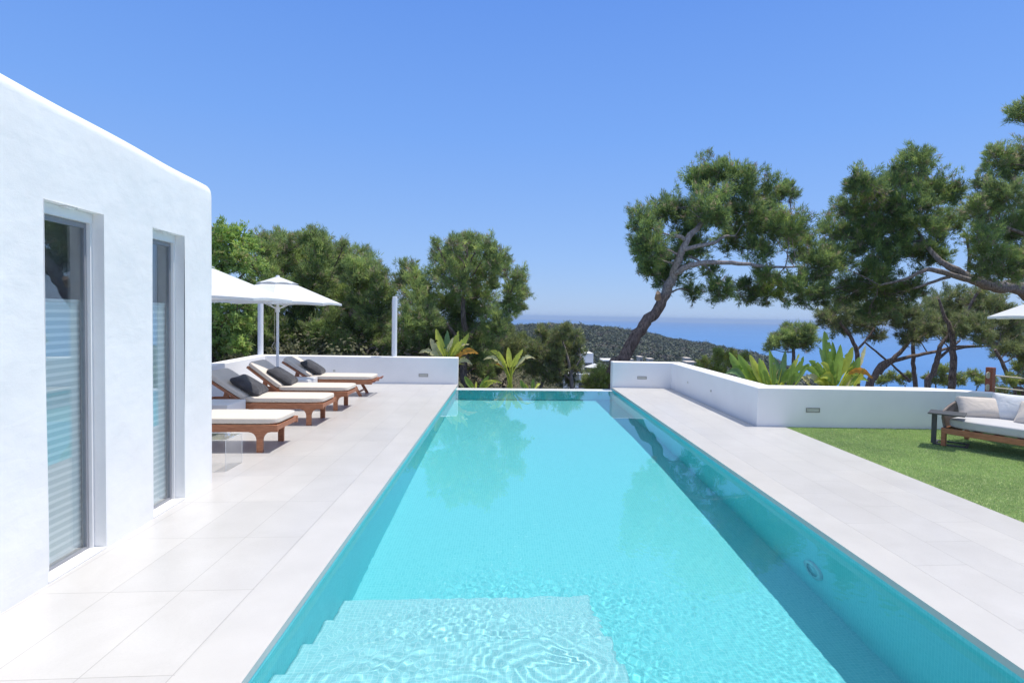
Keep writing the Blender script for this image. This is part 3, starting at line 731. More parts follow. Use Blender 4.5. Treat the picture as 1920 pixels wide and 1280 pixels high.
# ------------------------------------------------------------------ parasols
def parasol(loc, lab, R=1.15, rim=1.87, top=2.36, rot=rad(-28), group='white parasols'):
    root = empty('parasol', loc); tag(root, lab, 'parasol', group)
    b = MB(); b.tube([(0, 0, 0.05), (0, 0, top-0.03)], 0.024, 14); b.build('pole', M['white_metal'], root)
    b = MB(); b.box(-0.25, 0.25, -0.25, 0.25, 0, 0.045, bev=0.01); b.tube([(0, 0, 0.04), (0, 0, 0.3)], 0.032, 14); b.build('base', M['white_metal'], root)
    def canopy(r0, r1, z0, z1, sagr, lip, n=8, th=None):
        b = MB(); nr_ = 10; nc = 8; vs = []; fs = []
        for i in range(nr_+1):
            t = i/nr_
            for k in range(n*nc):
                f = (k % nc)/nc; a = rot+2*PI*k/(n*nc)
                # straight between ribs
                half = PI/n; rr_ = (r0+(r1-r0)*t)*math.cos(half)/math.cos((f-0.5)*2*half)
                scal = 1-0.045*t*math.sin(PI*f)
                z = z0+(z1-z0)*t-sagr*math.sin(PI*t)*math.sin(PI*f)*0.6+0.018*t**3*math.sin(PI*f)
                vs.append((rr_*scal*math.cos(a), rr_*scal*math.sin(a), z))
        m_ = n*nc
        if lip:
            for k in range(m_):
                x, y, z = vs[nr_*m_+k]; vs.append((x*0.997, y*0.997, z-lip))
            nn = nr_+1
        else: nn = nr_
        for i in range(nn):
            for k in range(m_): fs.append((i*m_+k, i*m_+(k+1) % m_, (i+1)*m_+(k+1) % m_, (i+1)*m_+k))
        b.add(vs, fs, 0, False); return b
    cn = canopy(0.2, R, top-0.085, rim, 0.02, 0.035).build('canopy', M['canopy'], root)
    canopy(0.03, 0.36, top, top-0.125, 0.0, 0.012).build('vent_flap', M['canopy'], cn)
    b = MB(); b.tube([(0, 0, top-0.01), (0, 0, top+0.03)], [0.04, 0.03], 12); b.build('finial', M['white_metal'], root)
    for k in range(8):
        a = rot+2*PI*k/8; c, s_ = math.cos(a), math.sin(a)
        b = MB(); b.tube([(0.03*c, 0.03*s_, top-0.05), (R*0.98*c, R*0.98*s_, rim-0.012)], 0.008, 6)
        b.tube([(0.03*c, 0.03*s_, rim-0.12), (0.55*R*c, 0.55*R*s_, top-0.05-(top-0.05-rim)*0.55-0.01)], 0.006, 6)
        b.build('rib', M['white_metal'], root)
    b = MB(); b.tube([(0, 0, rim-0.18), (0, 0, rim-0.08)], 0.04, 12); b.build('hub', M['white_metal'], root)
    b = MB(); b.tube([(-0.045, -0.01, 2.1), (-0.05, -0.02, 1.3), (-0.03, -0.03, 0.95)], 0.004, 5); b.tube([(-0.05, -0.03, 1.12), (-0.09, -0.04, 1.03), (-0.06, -0.03, 0.98)], 0.006, 5)
    b.build('pull_cord', M['rope'], root)
    return root
parasol((-4.385, 11.0, 0), 'white octagonal parasol standing by the third sun lounger, its pole in full view')
parasol((-4.52, 8.2, 0), 'nearer white parasol, its left half hidden behind the house', R=1.36, top=2.44)
pr = parasol((8.74, 7.75, 0), 'white parasol over the outdoor sofa, only its tip visible at the right edge', R=1.2, rim=1.83, top=2.36)

# ------------------------------------------------------------------ white posts on the wall
p0 = atY(488.5, 664, 13.85)
b = MB(); b.tube([(0, 0, 0.652), (0, 0, 3.2)], 0.062, 20); b.build('post', M['white_metal'])
o = bpy.data.objects['post']; o.location = (p0[0], 13.85, 0); 
bpy.data.objects.remove(o)
b = MB(); b.tube([(0, 0, 0), (0, 0, 1.36)], 0.062, 20); o = b.build('white_post', M['white_metal']); o.location = (p0[0], 13.85, 0.652)
tag(o, 'thick round white post on the corner of the left parapet wall', 'post', 'white posts on the back wall')
p1 = atY(739.5, 668, 13.85)
b = MB(); b.tube([(0, 0, 0), (0, 0, 1.46)], 0.058, 20, cap=False); b.tube([(0, 0, 1.455), (0, 0, 1.47)], [0.058, 0.05], 20)
b.box(-0.061, -0.054, -0.03, -0.01, 0.02, 1.4)
o = b.build('white_post', M['white_metal']); o.location = (p1[0], 13.85, 0.652)
tag(o, 'free standing round white post in the middle of the back parapet wall', 'post', 'white posts on the back wall')

# ------------------------------------------------------------------ lawn
tag((lambda b: (b.prism([(4.478, -6), (14, -6), (14, 8.9), (7.85, 8.3), (7.78, 8.10), (7.25, 8.37), (4.478, 8.545)], -0.3, -0.012), b)[1])(MB()).build('lawn', M['lawn']), kind='structure')
rng = np.random.RandomState(3)
def blades(n, x0, x1, y0, y1, hh, ww, mats, name):
    x = rng.uniform(x0, x1, n*2); y = rng.uniform(y0, y1, n*2)
    lim = np.where(x < 7.25, 8.58-(x-4.03)*0.062, 8.38-(x-7.25)*0.49); ok = (y < lim-0.005)
    # keep those the photograph can see
    ok &= (x < 0.9+0.98*y+2.6)
    x = x[ok][:n]; y = y[ok][:n]; n = len(x)
    a = rng.uniform(0, 2*PI, n); h = hh*rng.uniform(0.6, 1.25, n); w_ = ww*rng.uniform(0.7, 1.3, n)*(0.6+0.1*y)
    lean = rng.uniform(0.2, 1.0, n)*h; la = rng.uniform(0, 2*PI, n)
    V = np.zeros((n, 3, 3)); V[:, 0] = np.stack([x-np.cos(a)*w_, y-np.sin(a)*w_, 0*x-0.012], 1); V[:, 1] = np.stack([x+np.cos(a)*w_, y+np.sin(a)*w_, 0*x-0.012], 1)
    V[:, 2] = np.stack([x+np.cos(la)*lean, y+np.sin(la)*lean, h-0.012], 1)
    mi = rng.choice(len(mats), n, p=[0.45, 0.3, 0.2, 0.05]); 
    return np_mesh(name, V.reshape(-1, 3), np.arange(3*n).reshape(-1, 3), mats, mi)
GR = [leaf_mat('turf_blade_mid', (0.36, 0.51, 0.21), 0.45, 0.2, 0.5, 0.9), leaf_mat('turf_blade_light', (0.47, 0.60, 0.29), 0.45, 0.2, 0.5, 0.9), leaf_mat('turf_blade_dark', (0.28, 0.42, 0.17), 0.45, 0.2, 0.5, 0.9), leaf_mat('turf_blade_tan', (0.6, 0.6, 0.36), 0.2, 0.2, 0.6)]
g = blades(270000, 4.48, 10.5, 2.4, 8.6, 0.018, 0.0030, GR, 'grass'); tag(g, 'short bright artificial grass blades', 'grass', kind='stuff')

# ------------------------------------------------------------------ outdoor sofa
fd = np.array([0.5, -0.866]); dd = np.array([0.866, 0.5])
sofa = empty('outdoor_sofa', (6.075, 7.245, 0), math.atan2(fd[1], fd[0])); tag(sofa, 'outdoor sofa on the lawn with wooden base, woven cord arm and pale grey seat', 'sofa')
# local: x along the front (away from the visible arm), y towards the back
L, D = 2.3, 0.88
b = MB(); b.box(0, L, 0.0, 0.035, 0.175, 0.255, bev=0.004); b.box(0, L, D-0.035, D, 0.175, 0.255); b.box(0.0, 0.035, 0.036, D-0.036, 0.175, 0.253); b.box(L-0.035, L, 0.036, D-0.036, 0.175, 0.253)
for i in range(9): b.box(0.1+i*0.24, 0.17+i*0.24, 0.036, D-0.036, 0.225, 0.25)
b.build('frame', M['teak'], sofa)
for x_, y_ in ((0.0, 0.0), (L-0.055, 0.0), (0, D-0.055), (L-0.055, D-0.055)):
    b = MB(); b.box(x_+0.001, x_+0.055, y_+0.001, y_+0.055, 0, 0.174, bev=0.004); b.build('leg', M['teak'], sofa)
vs, fs = cushion(L-0.06, D-0.10, 0.135, 14, 8, 0.04)
b = MB(); b.add([(x+L/2+0.01, y+D/2-0.02, z+0.325) for x, y, z in vs], fs, 0, True); b.build('seat_cushion', M['grey_seat'], sofa)
# rail of the woven shell: arm rises to the back, then runs along it
path = []
for t in np.linspace(0, 1, 9): path.append((-0.02-0.03*math.sin(t*PI), 0.10+t*0.62, 0.47+0.13*t**1.2))
for t in np.linspace(0.12, 1, 8): path.append((-0.03+0.22*(1-math.cos(t*PI/2)), 0.72+0.20*math.sin(t*PI/2), 0.60+0.03*t))
for t in np.linspace(0.1, 1, 10): path.append((0.19+t*(L-0.2), 0.92, 0.63))
b = MB(); b.tube([(0.02, 0.06, 0.25), (-0.01, 0.07, 0.38)]+path, 0.016, 10); b.build('arm_rail', M['cord'], sofa)
b = MB()
P = np.array(path); sl = np.concatenate([[0], np.cumsum(np.linalg.norm(np.diff(P, axis=0), axis=1))])
for s_ in np.arange(0.02, sl[-1], 0.022):
    p = np.array([np.interp(s_, sl, P[:, i]) for i in range(3)]); q = np.array([min(max(p[0]*0.9+0.03, 0.015), L), min(p[1]*0.93, D-0.02), 0.25])
    mid = (p+q)/2+np.array([-0.02 if p[0] < 0.1 else 0, 0.03 if p[1] > 0.8 else 0, 0]); b.tube([p, mid, q], 0.0048, 5, cap=False)
b.build('woven_cords', M['cord'], sofa)
def sofa_pt(x, y, z): return (6.10+fd[0]*x-fd[1]*y*1.0*0+(-fd[1])*y*0+dd[0]*y+0*x, 7.23+fd[1]*x+dd[1]*y, z)
sz = math.atan2(fd[1], fd[0])
def spill(x, y, z, yaw, tilt, sx, sy, t, mat, lab):
    R = rotm('Z', sz+yaw) @ rotm('X', tilt)
    pillow('pillow', sx, sy, t, R, sofa_pt(x, y, z), mat, lab, 'pillow', 'pillows on the outdoor sofa')
spill(0.22, 0.66, 0.50, rad(36), rad(52), 0.62, 0.38, 0.19, M['beige_pillow'], 'beige pillow in the corner of the sofa beside the woven arm')
spill(0.58, 0.80, 0.545, rad(8), rad(62), 0.60, 0.44, 0.18, M['white_pillow'], 'light grey pillow standing behind the beige ones along the sofa back')
spill(0.90, 0.60, 0.50, rad(-6), rad(52), 0.58, 0.42, 0.19, M['beige_pillow'], 'beige pillow cut off by the right edge of the picture')
# small dark side table hooked over the sofa
ct = empty('c_shaped_side_table', (6.11, 7.185, 0), rad(-45)); tag(ct, 'dark grey metal C shaped side table pushed over the left end of the sofa', 'side table')
# local x = (0.707,-0.707) ; local y = (0.707, 0.707)
b = MB(); b.box(-0.21, 0.21, -0.19, 0.19, 0.455, 0.475, bev=0.003); b.build('table_top', M['anthracite'], ct)
b = MB(); b.box(-0.185, -0.125, 0.06, 0.12, 0.014, 0.4545, bev=0.003); b.build('leg', M['anthracite'], ct)
b = MB(); b.box(-0.165, 0.24, 0.065, 0.115, 0.0, 0.0135); b.box(-0.165, -0.12, 0.1155, 0.40, 0.0, 0.0135); b.box(-0.1195, 0.24, 0.36, 0.40, 0.0, 0.0135); b.box(0.2, 0.24, 0.1155, 0.3595, 0.0, 0.0135); b.build('base', M['anthracite'], ct)

# ------------------------------------------------------------------ rope fence
rf = empty('rope_fence', (8.25, 8.95, 0)); tag(rf, 'rope fence with dark red wooden posts at the end of the right wall', 'rope fence')
def fpost(x, y, z0, z1):
    b = MB(); b.box(-0.055, 0.055, -0.055, 0.055, z0, z1, bev=0.006, R=rotm('Z', rad(20)), T=(x-8.25, y-8.95, 0)); return b.build('post', M['teak_dark'], rf)
pA = atY(1856.5, 720, 8.95)
fpost(pA[0], 8.95, -1.2, 0.965); fpost(pA[0]+2.1, 7.7, -1.2, 0.965)
for z_ in (0.83, 0.62):
    b = MB(); A = np.array([pA[0]-8.25, 0, z_]); B = A+np.array([2.1, -1.25, 0]); pts = []
    for t in np.linspace(0, 1, 9): p = A+(B-A)*t; p[2] -= 0.05*math.sin(PI*t); pts.append(p)
    b.tube(pts, 0.013, 8); b.build('rope', M['rope'], rf)
    b = MB()
    for k in range(3): 
        c = A+np.array([-0.07, -0.03, 0.02*(k-1)]); b.tube([c+np.array([0.03*math.cos(t), 0.0, 0.03*math.sin(t)]) for t in np.linspace(0, 2*PI, 11)], 0.011, 6)
    b.build('rope_knot', M['rope'], rf)


# ------------------------------------------------------------------ foliage machinery
def tufts(C, Dn, nn, ln, wd, rng, spread=0.9):
    """C (n,3) tuft centres, Dn (n,3) directions -> triangles (n*nn)"""
    n = len(C); d = Dn[:, None, :]+rng.normal(0, spread*0.55, (n, nn, 3)); d /= np.linalg.norm(d, axis=2, keepdims=True)+1e-9
    l = ln*rng.uniform(0.6, 1.2, (n, nn, 1)); s = np.cross(d, rng.normal(0, 1, (n, nn, 3))); s /= np.linalg.norm(s, axis=2, keepdims=True)+1e-9
    base = C[:, None, :]+rng.normal(0, ln*0.22, (n, nn, 3)); w_ = wd*rng.uniform(0.7, 1.3, (n, nn, 1))
    V = np.stack([base-s*w_/2, base+s*w_/2, base+d*l], 2)
    return V.reshape(-1, 3)
def crown_pts(clumps, rng, sub=16, dens=0.16, ref=16.0, fill=0.25, up=0.5):
    """clumps: list (x,y,z,r,px_r) -> tuft centres and directions"""
    Cs = []; Ds = []; T = []
    for x, y, z, r, pr in clumps:
        n = int(PI*pr*pr*dens)
        ns = max(9, int(sub*2.6*rng.uniform(0.7, 1.3)))
        sd = rng.normal(0, 1, (ns, 3)); sd[:, 2] += 0.15; sd /= np.linalg.norm(sd, axis=1, keepdims=True)
        ln_ = rng.uniform(0.62, 1.10, ns)*r; bend = rng.normal(0, 0.16, (ns, 3)); bend[:, 2] += 0.16
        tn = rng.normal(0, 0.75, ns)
        k = rng.randint(0, ns, n); t = 0.22+0.78*rng.uniform(0, 1, (n, 1))**0.6
        P = (sd[k]*t+bend[k]*t*t)*ln_[k][:, None]+rng.normal(0, 1, (n, 3))*r*(0.15-0.07*t)
        D_ = sd[k]*0.9+bend[k]*2*t+np.array([0, 0, up])+rng.normal(0, 0.25, (n, 3))
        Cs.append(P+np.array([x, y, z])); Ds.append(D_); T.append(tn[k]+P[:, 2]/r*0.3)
    C = np.concatenate(Cs); D_ = np.concatenate(Ds); D_ /= np.linalg.norm(D_, axis=1, keepdims=True)+1e-9
    return C, D_, np.concatenate(T)
def branch(b, p0, p1, r0, r1, rng, seg=5, sag=0.12, n=6):
    p0 = np.array(p0, float); p1 = np.array(p1, float); L_ = np.linalg.norm(p1-p0); pts = []; rs_ = []
    off = rng.normal(0, sag*L_*0.6, 3)
    for i in range(seg+1):
        t = i/seg; pts.append(p0+(p1-p0)*t+off*math.sin(PI*t)+(rng.normal(0, 0.015*L_, 3) if 0 < i < seg else 0)); rs_.append(r0+(r1-r0)*t)
    b.tube(pts, rs_, n, cap=False); return pts
def tree(name, label, cat, D, clumps_px, limbs_px, mats, rng, nn=8, ln=0.13, wd=0.018, dens=0.16, sub=16, group=None, probs=(0.42, 0.27, 0.24, 0.09), twigs=4, depth=0.9, up=0.5,
         barkm=None, spread=0.9, base=None, radial=False, tw=0.014):
    """clumps_px: (x,y,r[,dy]) traced at distance D; limbs_px: lists of (x,y,w[,dy])"""
    at = atR if radial else atY
    cl = []
    for c in clumps_px:
        dy = c[3] if len(c) > 3 else rng.uniform(-depth, depth)
        p = at(c[0], c[1], D+dy); r = c[2]*(D+dy)/F_PX; cl.append((p[0], p[1], p[2], r, c[2]))
    limbs = []
    for L_ in limbs_px:
        pts = [at(q[0], q[1], D+(q[3] if len(q) > 3 else 0)) for q in L_]; rs_ = [q[2]*D/F_PX/2 for q in L_]; limbs.append((pts, rs_))
    if base is None:
        p = limbs[0][0][0] if limbs else np.array(cl[0][:3]); base = (p[0], p[1], float(terrain(p[0], p[1])))
        if limbs:
            if limbs[0][0][0][2] > base[2]+0.05:
                p0 = limbs[0][0][0]; p1 = limbs[0][0][1]; dirn = (p0-p1); q = p0+dirn/abs(dirn[2]+1e-6)*min(p0[2]-base[2]+0.1, 6)*0.6 if dirn[2] < 0 else p0
                q = np.array([p0[0]+(p0[0]-p1[0])*0.8, p0[1], base[2]-0.1]); limbs[0][0].insert(0, q); limbs[0][1].insert(0, limbs[0][1][0]*1.05)
    base = np.array(base, float)
    root = empty(name, tuple(base)); tag(root, label, cat, group)
    if not limbs:
        # trunk rising through the crown
        cc = np.mean([c[:3] for c in cl], 0); top = max(c[2] for c in cl); r0 = 0.028*(top-base[2])
        pts = [base+(np.array([cc[0], cc[1], base[2]+(top-base[2])*0.85])-base)*t+rng.normal(0, 0.12, 3)*(0 < t < 1) for t in np.linspace(0, 1, 7)]
        limbs = [(pts, list(np.linspace(r0, r0*0.25, 7)))]
    b = MB(); rl = random.Random(5)
    nodes = []
    for pts, rs_ in limbs:
        # smooth the polyline (Catmull-Rom)
        P_ = [np.array(p)-base for p in pts]; Q = []; Rr = []
        for i in range(len(P_)-1):
            a0 = P_[max(i-1, 0)]; a1 = P_[i]; a2 = P_[i+1]; a3 = P_[min(i+2, len(P_)-1)]
            for t in np.linspace(0, 1, 5)[:-1]:
                Q.append(0.5*((2*a1)+(-a0+a2)*t+(2*a0-5*a1+4*a2-a3)*t*t+(-a0+3*a1-3*a2+a3)*t**3)+rng.normal(0, 0.12*rs_[i], 3)); Rr.append(rs_[i]+(rs_[i+1]-rs_[i])*t)
        Q.append(P_[-1]); Rr.append(rs_[-1]); b.tube(Q, Rr, 12, cap=True, wob=0.07, rng=rl)
        nodes += list(zip(Q, Rr))
    NP = np.array([q for q, _ in nodes]); NR = np.array([r for _, r in nodes])
    for c in cl:
        cp = np.array(c[:3])-base; 
        d_ = np.linalg.norm(NP-cp, axis=1)+np.maximum(0, NP[:, 2]-cp[2])*0.8; k = int(np.argmin(d_)); r_ = min(NR[k]*0.6, 0.02+0.012*d_[k])
        pts = branch(b, NP[k], cp, r_, r_*0.4, rng, 6, 0.10)
        for _ in range(twigs):
            e = cp+rng.normal(0, 0.33, 3)*c[3]; s0 = pts[rng.randint(3, 7)]; branch(b, s0, e, tw, tw*0.4, rng, 4, 0.15, 5)
            for _ in range(2): branch(b, s0+(e-s0)*rng.uniform(0.4, 0.9), e+rng.normal(0, 0.25, 3)*c[3], tw*0.6, tw*0.25, rng, 3, 0.2, 4)
    b.build('trunk', barkm or M['bark'], root)
    k = D/16.0
    C, Dn, T = crown_pts(cl, rng, sub, dens, 16, 0.25, up); C = C-base
    V = tufts(C, Dn, nn, ln*k, wd*k, rng, spread)
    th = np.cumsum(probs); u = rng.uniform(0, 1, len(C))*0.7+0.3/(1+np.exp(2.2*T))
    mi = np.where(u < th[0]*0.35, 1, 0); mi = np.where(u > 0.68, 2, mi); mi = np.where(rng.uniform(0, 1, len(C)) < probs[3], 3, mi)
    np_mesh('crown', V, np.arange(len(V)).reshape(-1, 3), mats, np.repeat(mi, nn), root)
    return root

rng = np.random.RandomState(11)
# leaning Aleppo pine right of the pool
A_cl = [(1250, 398, 40, 0.5), (1203, 418, 32), (1222, 465, 44), (1205, 470, 26), (1250, 520, 45, 0.5), (1225, 505, 34, 0.5), (1292, 470, 44, 0.5), (1290, 418, 42, 0.5), (1318, 340, 44), (1345, 325, 26), (1380, 338, 44), (1335, 395, 50), (1400, 395, 50),
        (1448, 372, 42), (1478, 362, 24), (1440, 428, 46), (1375, 452, 40, 0.8), (1478, 425, 40), (1500, 462, 42), (1398, 550, 34), (1350, 545, 32), (1445, 545, 38), (1495, 545, 42), (1535, 500, 42), (1300, 548, 20, 0.5), (1420, 470, 30), (1430, 515, 22), (1535, 560, 26), (1330, 505, 18, 0.5)]
A_lb = [[(1148, 708, 26), (1160, 688, 25), (1171, 667, 24), (1195, 627, 22), (1216, 597, 21), (1235, 577, 20), (1251, 545, 18, -0.2), (1263, 513, 16, -0.5), (1270, 490, 14, -0.75), (1279, 468, 12, -0.9), (1294, 440, 11, -0.9), (1310, 425, 9, -0.7), (1330, 390, 6, 0)],
        [(1262, 514, 13, -0.5), (1282, 502, 11, -0.8), (1310, 494, 9, -0.95), (1350, 492, 8, -0.95), (1395, 495, 7, -0.9), (1440, 500, 5, -0.7), (1500, 500, 3, -0.3)],
        [(1280, 468, 8, -0.9), (1310, 461, 7, -1.0), (1338, 455, 6, -1.0), (1360, 443, 4, -0.8), (1378, 442, 3, -0.5)], [(1288, 452, 8, -0.9), (1276, 444, 7, -1.0), (1262, 444, 5, -1.0)], [(1290, 480, 5), (1315, 492, 4), (1345, 520, 3)]]
tA = tree('leaning_pine', 'tall pine with a bare trunk leaning right over the wall end beside the pool', 'pine tree', 16.5, A_cl, A_lb, G_PINE, rng, depth=0.9, barkm=M['bark_two'])
b = MB(); bp = np.array(tA.location)
q = atY(1149, 676, 16.2)-bp; b.tube([q+np.array([0.30, 0.25, -0.35]), q+np.array([0.08, 0.08, -0.06]), q], [0.10, 0.12, 0.125], 12); b.build('sawn_stub', M['bark'], tA)
q = atY(1236, 553, 16.2)-bp; b = MB(); b.tube([q+np.array([0, 0.15, -0.1]), q+np.array([-0.05, -0.08, 0.06])], [0.10, 0.07], 10); b.build('pruned_knot', M['cut'], tA)
# big pine whose limb enters from the right edge
B_cl = [(1622, 345, 36), (1600, 388, 42), (1716, 310, 34), (1700, 348, 42), (1760, 358, 40), (1788, 362, 24), (1650, 400, 52), (1720, 408, 52), (1778, 420, 42), (1570, 430, 42), (1620, 458, 50), (1560, 490, 44), (1690, 465, 50), (1745, 470, 40), (1640, 515, 48), (1590, 548, 40),
        (1660, 558, 44), (1705, 545, 36), (1545, 545, 26), (1655, 360, 34), (1630, 590, 20), (1680, 330, 24), (1735, 300, 20)]
B_lb = [[(2010, 640, 34), (1960, 575, 30, -0.6), (1920, 545, 26, -1.2), (1870, 537, 22, -1.4), (1835, 527, 19, -1.5), (1808, 515, 15, -1.5), (1780, 500, 12, -1.5), (1755, 482, 9, -1.3), (1725, 440, 6, -0.8), (1700, 400, 4)],
        [(1835, 528, 12, -1.5), (1800, 520, 10, -1.6), (1760, 508, 9, -1.6), (1735, 506, 7, -1.6), (1700, 522, 5, -1.5), (1650, 535, 4, -1.2)], [(1780, 519, 6, -1.6), (1750, 528, 5, -1.6), (1715, 540, 4, -1.4)], [(1815, 515, 8), (1818, 480, 6), (1812, 440, 4)]]
tree('spreading_pine', 'broad pine whose grey forked limb reaches in from the right edge above the sea', 'pine tree', 17.5, B_cl, B_lb, G_PINE, rng, depth=1.1, base=(17.5, 17.0, -2.2), barkm=M['bark_grey'])
C_cl = [(1908, 215, 22), (1872, 300, 36), (1908, 318, 42), (1850, 352, 30), (1882, 370, 46), (1838, 408, 36), (1900, 430, 50), (1850, 458, 42), (1880, 500, 46), (1925, 500, 46), (1842, 500, 32), (1950, 400, 60), (1950, 280, 45), (1940, 215, 34), (1835, 385, 22), (1960, 480, 50)]
C_lb = [[(2000, 760, 34), (1995, 600, 28), (1970, 480, 20), (1950, 380, 12), (1940, 260, 6)], [(1965, 470, 12), (1920, 440, 8), (1870, 420, 4)]]
tree('tall_dark_pine', 'darkest and tallest pine crown, cut off by the right edge of the picture', 'pine tree', 14.5, C_cl, C_lb, G_LPINE, rng, depth=1.0)
# group of pines in front of the sea
tree('umbrella_pine', 'small round topped pine on a thin dark trunk just right of the big leaved plants', 'pine tree', 27, [(1565, 590, 32), (1600, 600, 36), (1632, 600, 30), (1575, 615, 24), (1545, 598, 16), (1645, 630, 18, 0.5), (1600, 575, 22)],
     [[(1608, 712, 10), (1607, 680, 9), (1604, 650, 8), (1588, 622, 6), (1575, 605, 4)], [(1607, 655, 5), (1622, 640, 4), (1640, 615, 3)]], G_SHRUB, rng, depth=1.2, dens=0.15, group='pines in front of the sea')
tree('umbrella_pine', 'pine with long low limbs sweeping right from a forked base in front of the sea', 'pine tree', 26, [(1700, 605, 32), (1680, 588, 34), (1720, 632, 24), (1745, 612, 30), (1700, 635, 18)],
     [[(1628, 728, 15), (1640, 705, 13), (1652, 685, 11), (1680, 668, 9), (1705, 640, 6), (1715, 615, 4)], [(1648, 700, 10), (1668, 680, 8), (1710, 668, 7), (1750, 660, 6), (1790, 650, 5), (1830, 648, 3)], [(1620, 640, 3), (1650, 665, 4), (1680, 690, 4), (1706, 715, 6)]], G_SHRUB, rng, depth=1.4, dens=0.15, group='pines in front of the sea')
tree('umbrella_pine', 'pine on a straight thin trunk between the sweeping limbs and the forked trunk', 'pine tree', 28, [(1760, 580, 36), (1735, 590, 28), (1790, 600, 30), (1760, 618, 20)],
     [[(1716, 726, 9), (1713, 690, 8), (1712, 650, 7), (1716, 620, 5), (1740, 595, 3)]], G_SHRUB, rng, depth=1.4, dens=0.15, group='pines in front of the sea')
tree('umbrella_pine', 'pine on a dark slanting trunk just left of the tall forked trunk', 'pine tree', 25, [(1800, 612, 28), (1775, 628, 18), (1812, 590, 28)],
     [[(1738, 728, 12), (1748, 700, 11), (1758, 672, 10), (1762, 650, 8), (1785, 620, 4)], [(1757, 675, 6), (1780, 655, 5), (1800, 638, 3)]], G_SHRUB, rng, depth=1.2, dens=0.15, group='pines in front of the sea')
tree('umbrella_pine', 'tallest forked pine trunk left of the wooden post, spreading a wide crown', 'pine tree', 22, [(1850, 585, 42), (1828, 615, 34), (1880, 610, 40), (1838, 565, 34), (1905, 640, 34), (1872, 640, 30), (1925, 600, 40), (1790, 562, 30, 1.5), (1845, 640, 20)],
     [[(1784, 732, 14), (1786, 700, 13), (1787, 660, 12), (1784, 622, 10), (1770, 590, 6), (1760, 560, 4)], [(1785, 625, 9), (1802, 600, 7), (1818, 575, 6), (1838, 540, 4)], [(1787, 655, 5), (1820, 650, 4), (1870, 648, 3)]], G_SHRUB, rng, depth=1.5, dens=0.15, group='pines in front of the sea')
tree('umbrella_pine', 'thin pine leaning left behind the ropes near the right edge', 'pine tree', 20, [(1895, 655, 20), (1870, 665, 14), (1930, 660, 26)],
     [[(1922, 745, 9), (1905, 728, 9), (1890, 705, 8), (1880, 680, 7), (1866, 655, 5)]], G_SHRUB, rng, depth=0.6, dens=0.13, group='pines in front of the sea')
tree('round_pine', 'small dense round pine against the sea left of the big leaved plants', 'pine tree', 34, [(1470, 638, 26), (1497, 632, 26), (1518, 618, 14), (1450, 645, 16), (1515, 645, 20), (1480, 618, 15), (1440, 653, 8)], [[(1488, 700, 8), (1488, 660, 6), (1485, 640, 4)]], G_LPINE, rng, depth=1.0, dens=0.2)

# left side trees
tree('locust_tree', 'bright green feathery tree beside the house corner', 'tree', 16.5, [(412, 450, 30), (440, 448, 26), (470, 462, 22), (415, 492, 34), (450, 490, 30), (478, 505, 22), (400, 530, 30), (432, 590, 34), (400, 600, 40), (455, 610, 24), (420, 632, 34), (400, 650, 34), (465, 580, 20), (462, 540, 22), (380, 470, 40), (445, 650, 24)],
     [[(395, 720, 12), (400, 640, 10), (410, 560, 8), (425, 480, 5)], [(402, 620, 6), (440, 600, 4), (470, 590, 3)], [(410, 560, 5), (450, 520, 4), (480, 490, 3)]], G_FEATH, rng, nn=7, ln=0.10, wd=0.04, dens=0.10, sub=22, depth=0.8, up=0.15, spread=1.3)
LT = dict(depth=1.6, dens=0.17)
tree('dense_pine', 'dark pine left of the white parasol, its top just right of the feathery tree', 'pine tree', 20, [(492, 462, 24), (522, 452, 22), (540, 468, 32), (505, 500, 34), (530, 515, 40), (560, 500, 34), (500, 555, 44), (545, 570, 48), (490, 610, 44), (540, 630, 44), (572, 448, 16), (470, 640, 36), (510, 660, 34), (570, 640, 40)],
     [], G_LPINE, rng, group='pines behind the back wall', **LT)
tree('dense_pine', 'tallest pine of the left group, rising behind the parasol canopy', 'pine tree', 20.5, [(598, 455, 28), (590, 478, 36), (615, 490, 38), (635, 478, 24), (590, 520, 44), (630, 530, 44), (655, 505, 24), (590, 570, 44), (640, 580, 46), (610, 625, 46), (650, 640, 40), (600, 655, 36), (645, 460, 8)],
     [], G_LPINE, rng, group='pines behind the back wall', **LT)
tree('dense_pine', 'pine just left of the free standing white post', 'pine tree', 19.5, [(676, 480, 20), (690, 500, 26), (668, 520, 36), (705, 520, 24), (715, 550, 30), (690, 555, 38), (660, 575, 40), (705, 590, 36), (725, 600, 22), (680, 625, 42), (715, 640, 34), (735, 645, 24), (650, 655, 30), (700, 660, 30)],
     [[(662, 700, 12), (658, 640, 10), (655, 600, 8), (672, 560, 5)], [(656, 610, 6), (640, 580, 4)]], G_LPINE, rng, group='pines behind the back wall', **LT)
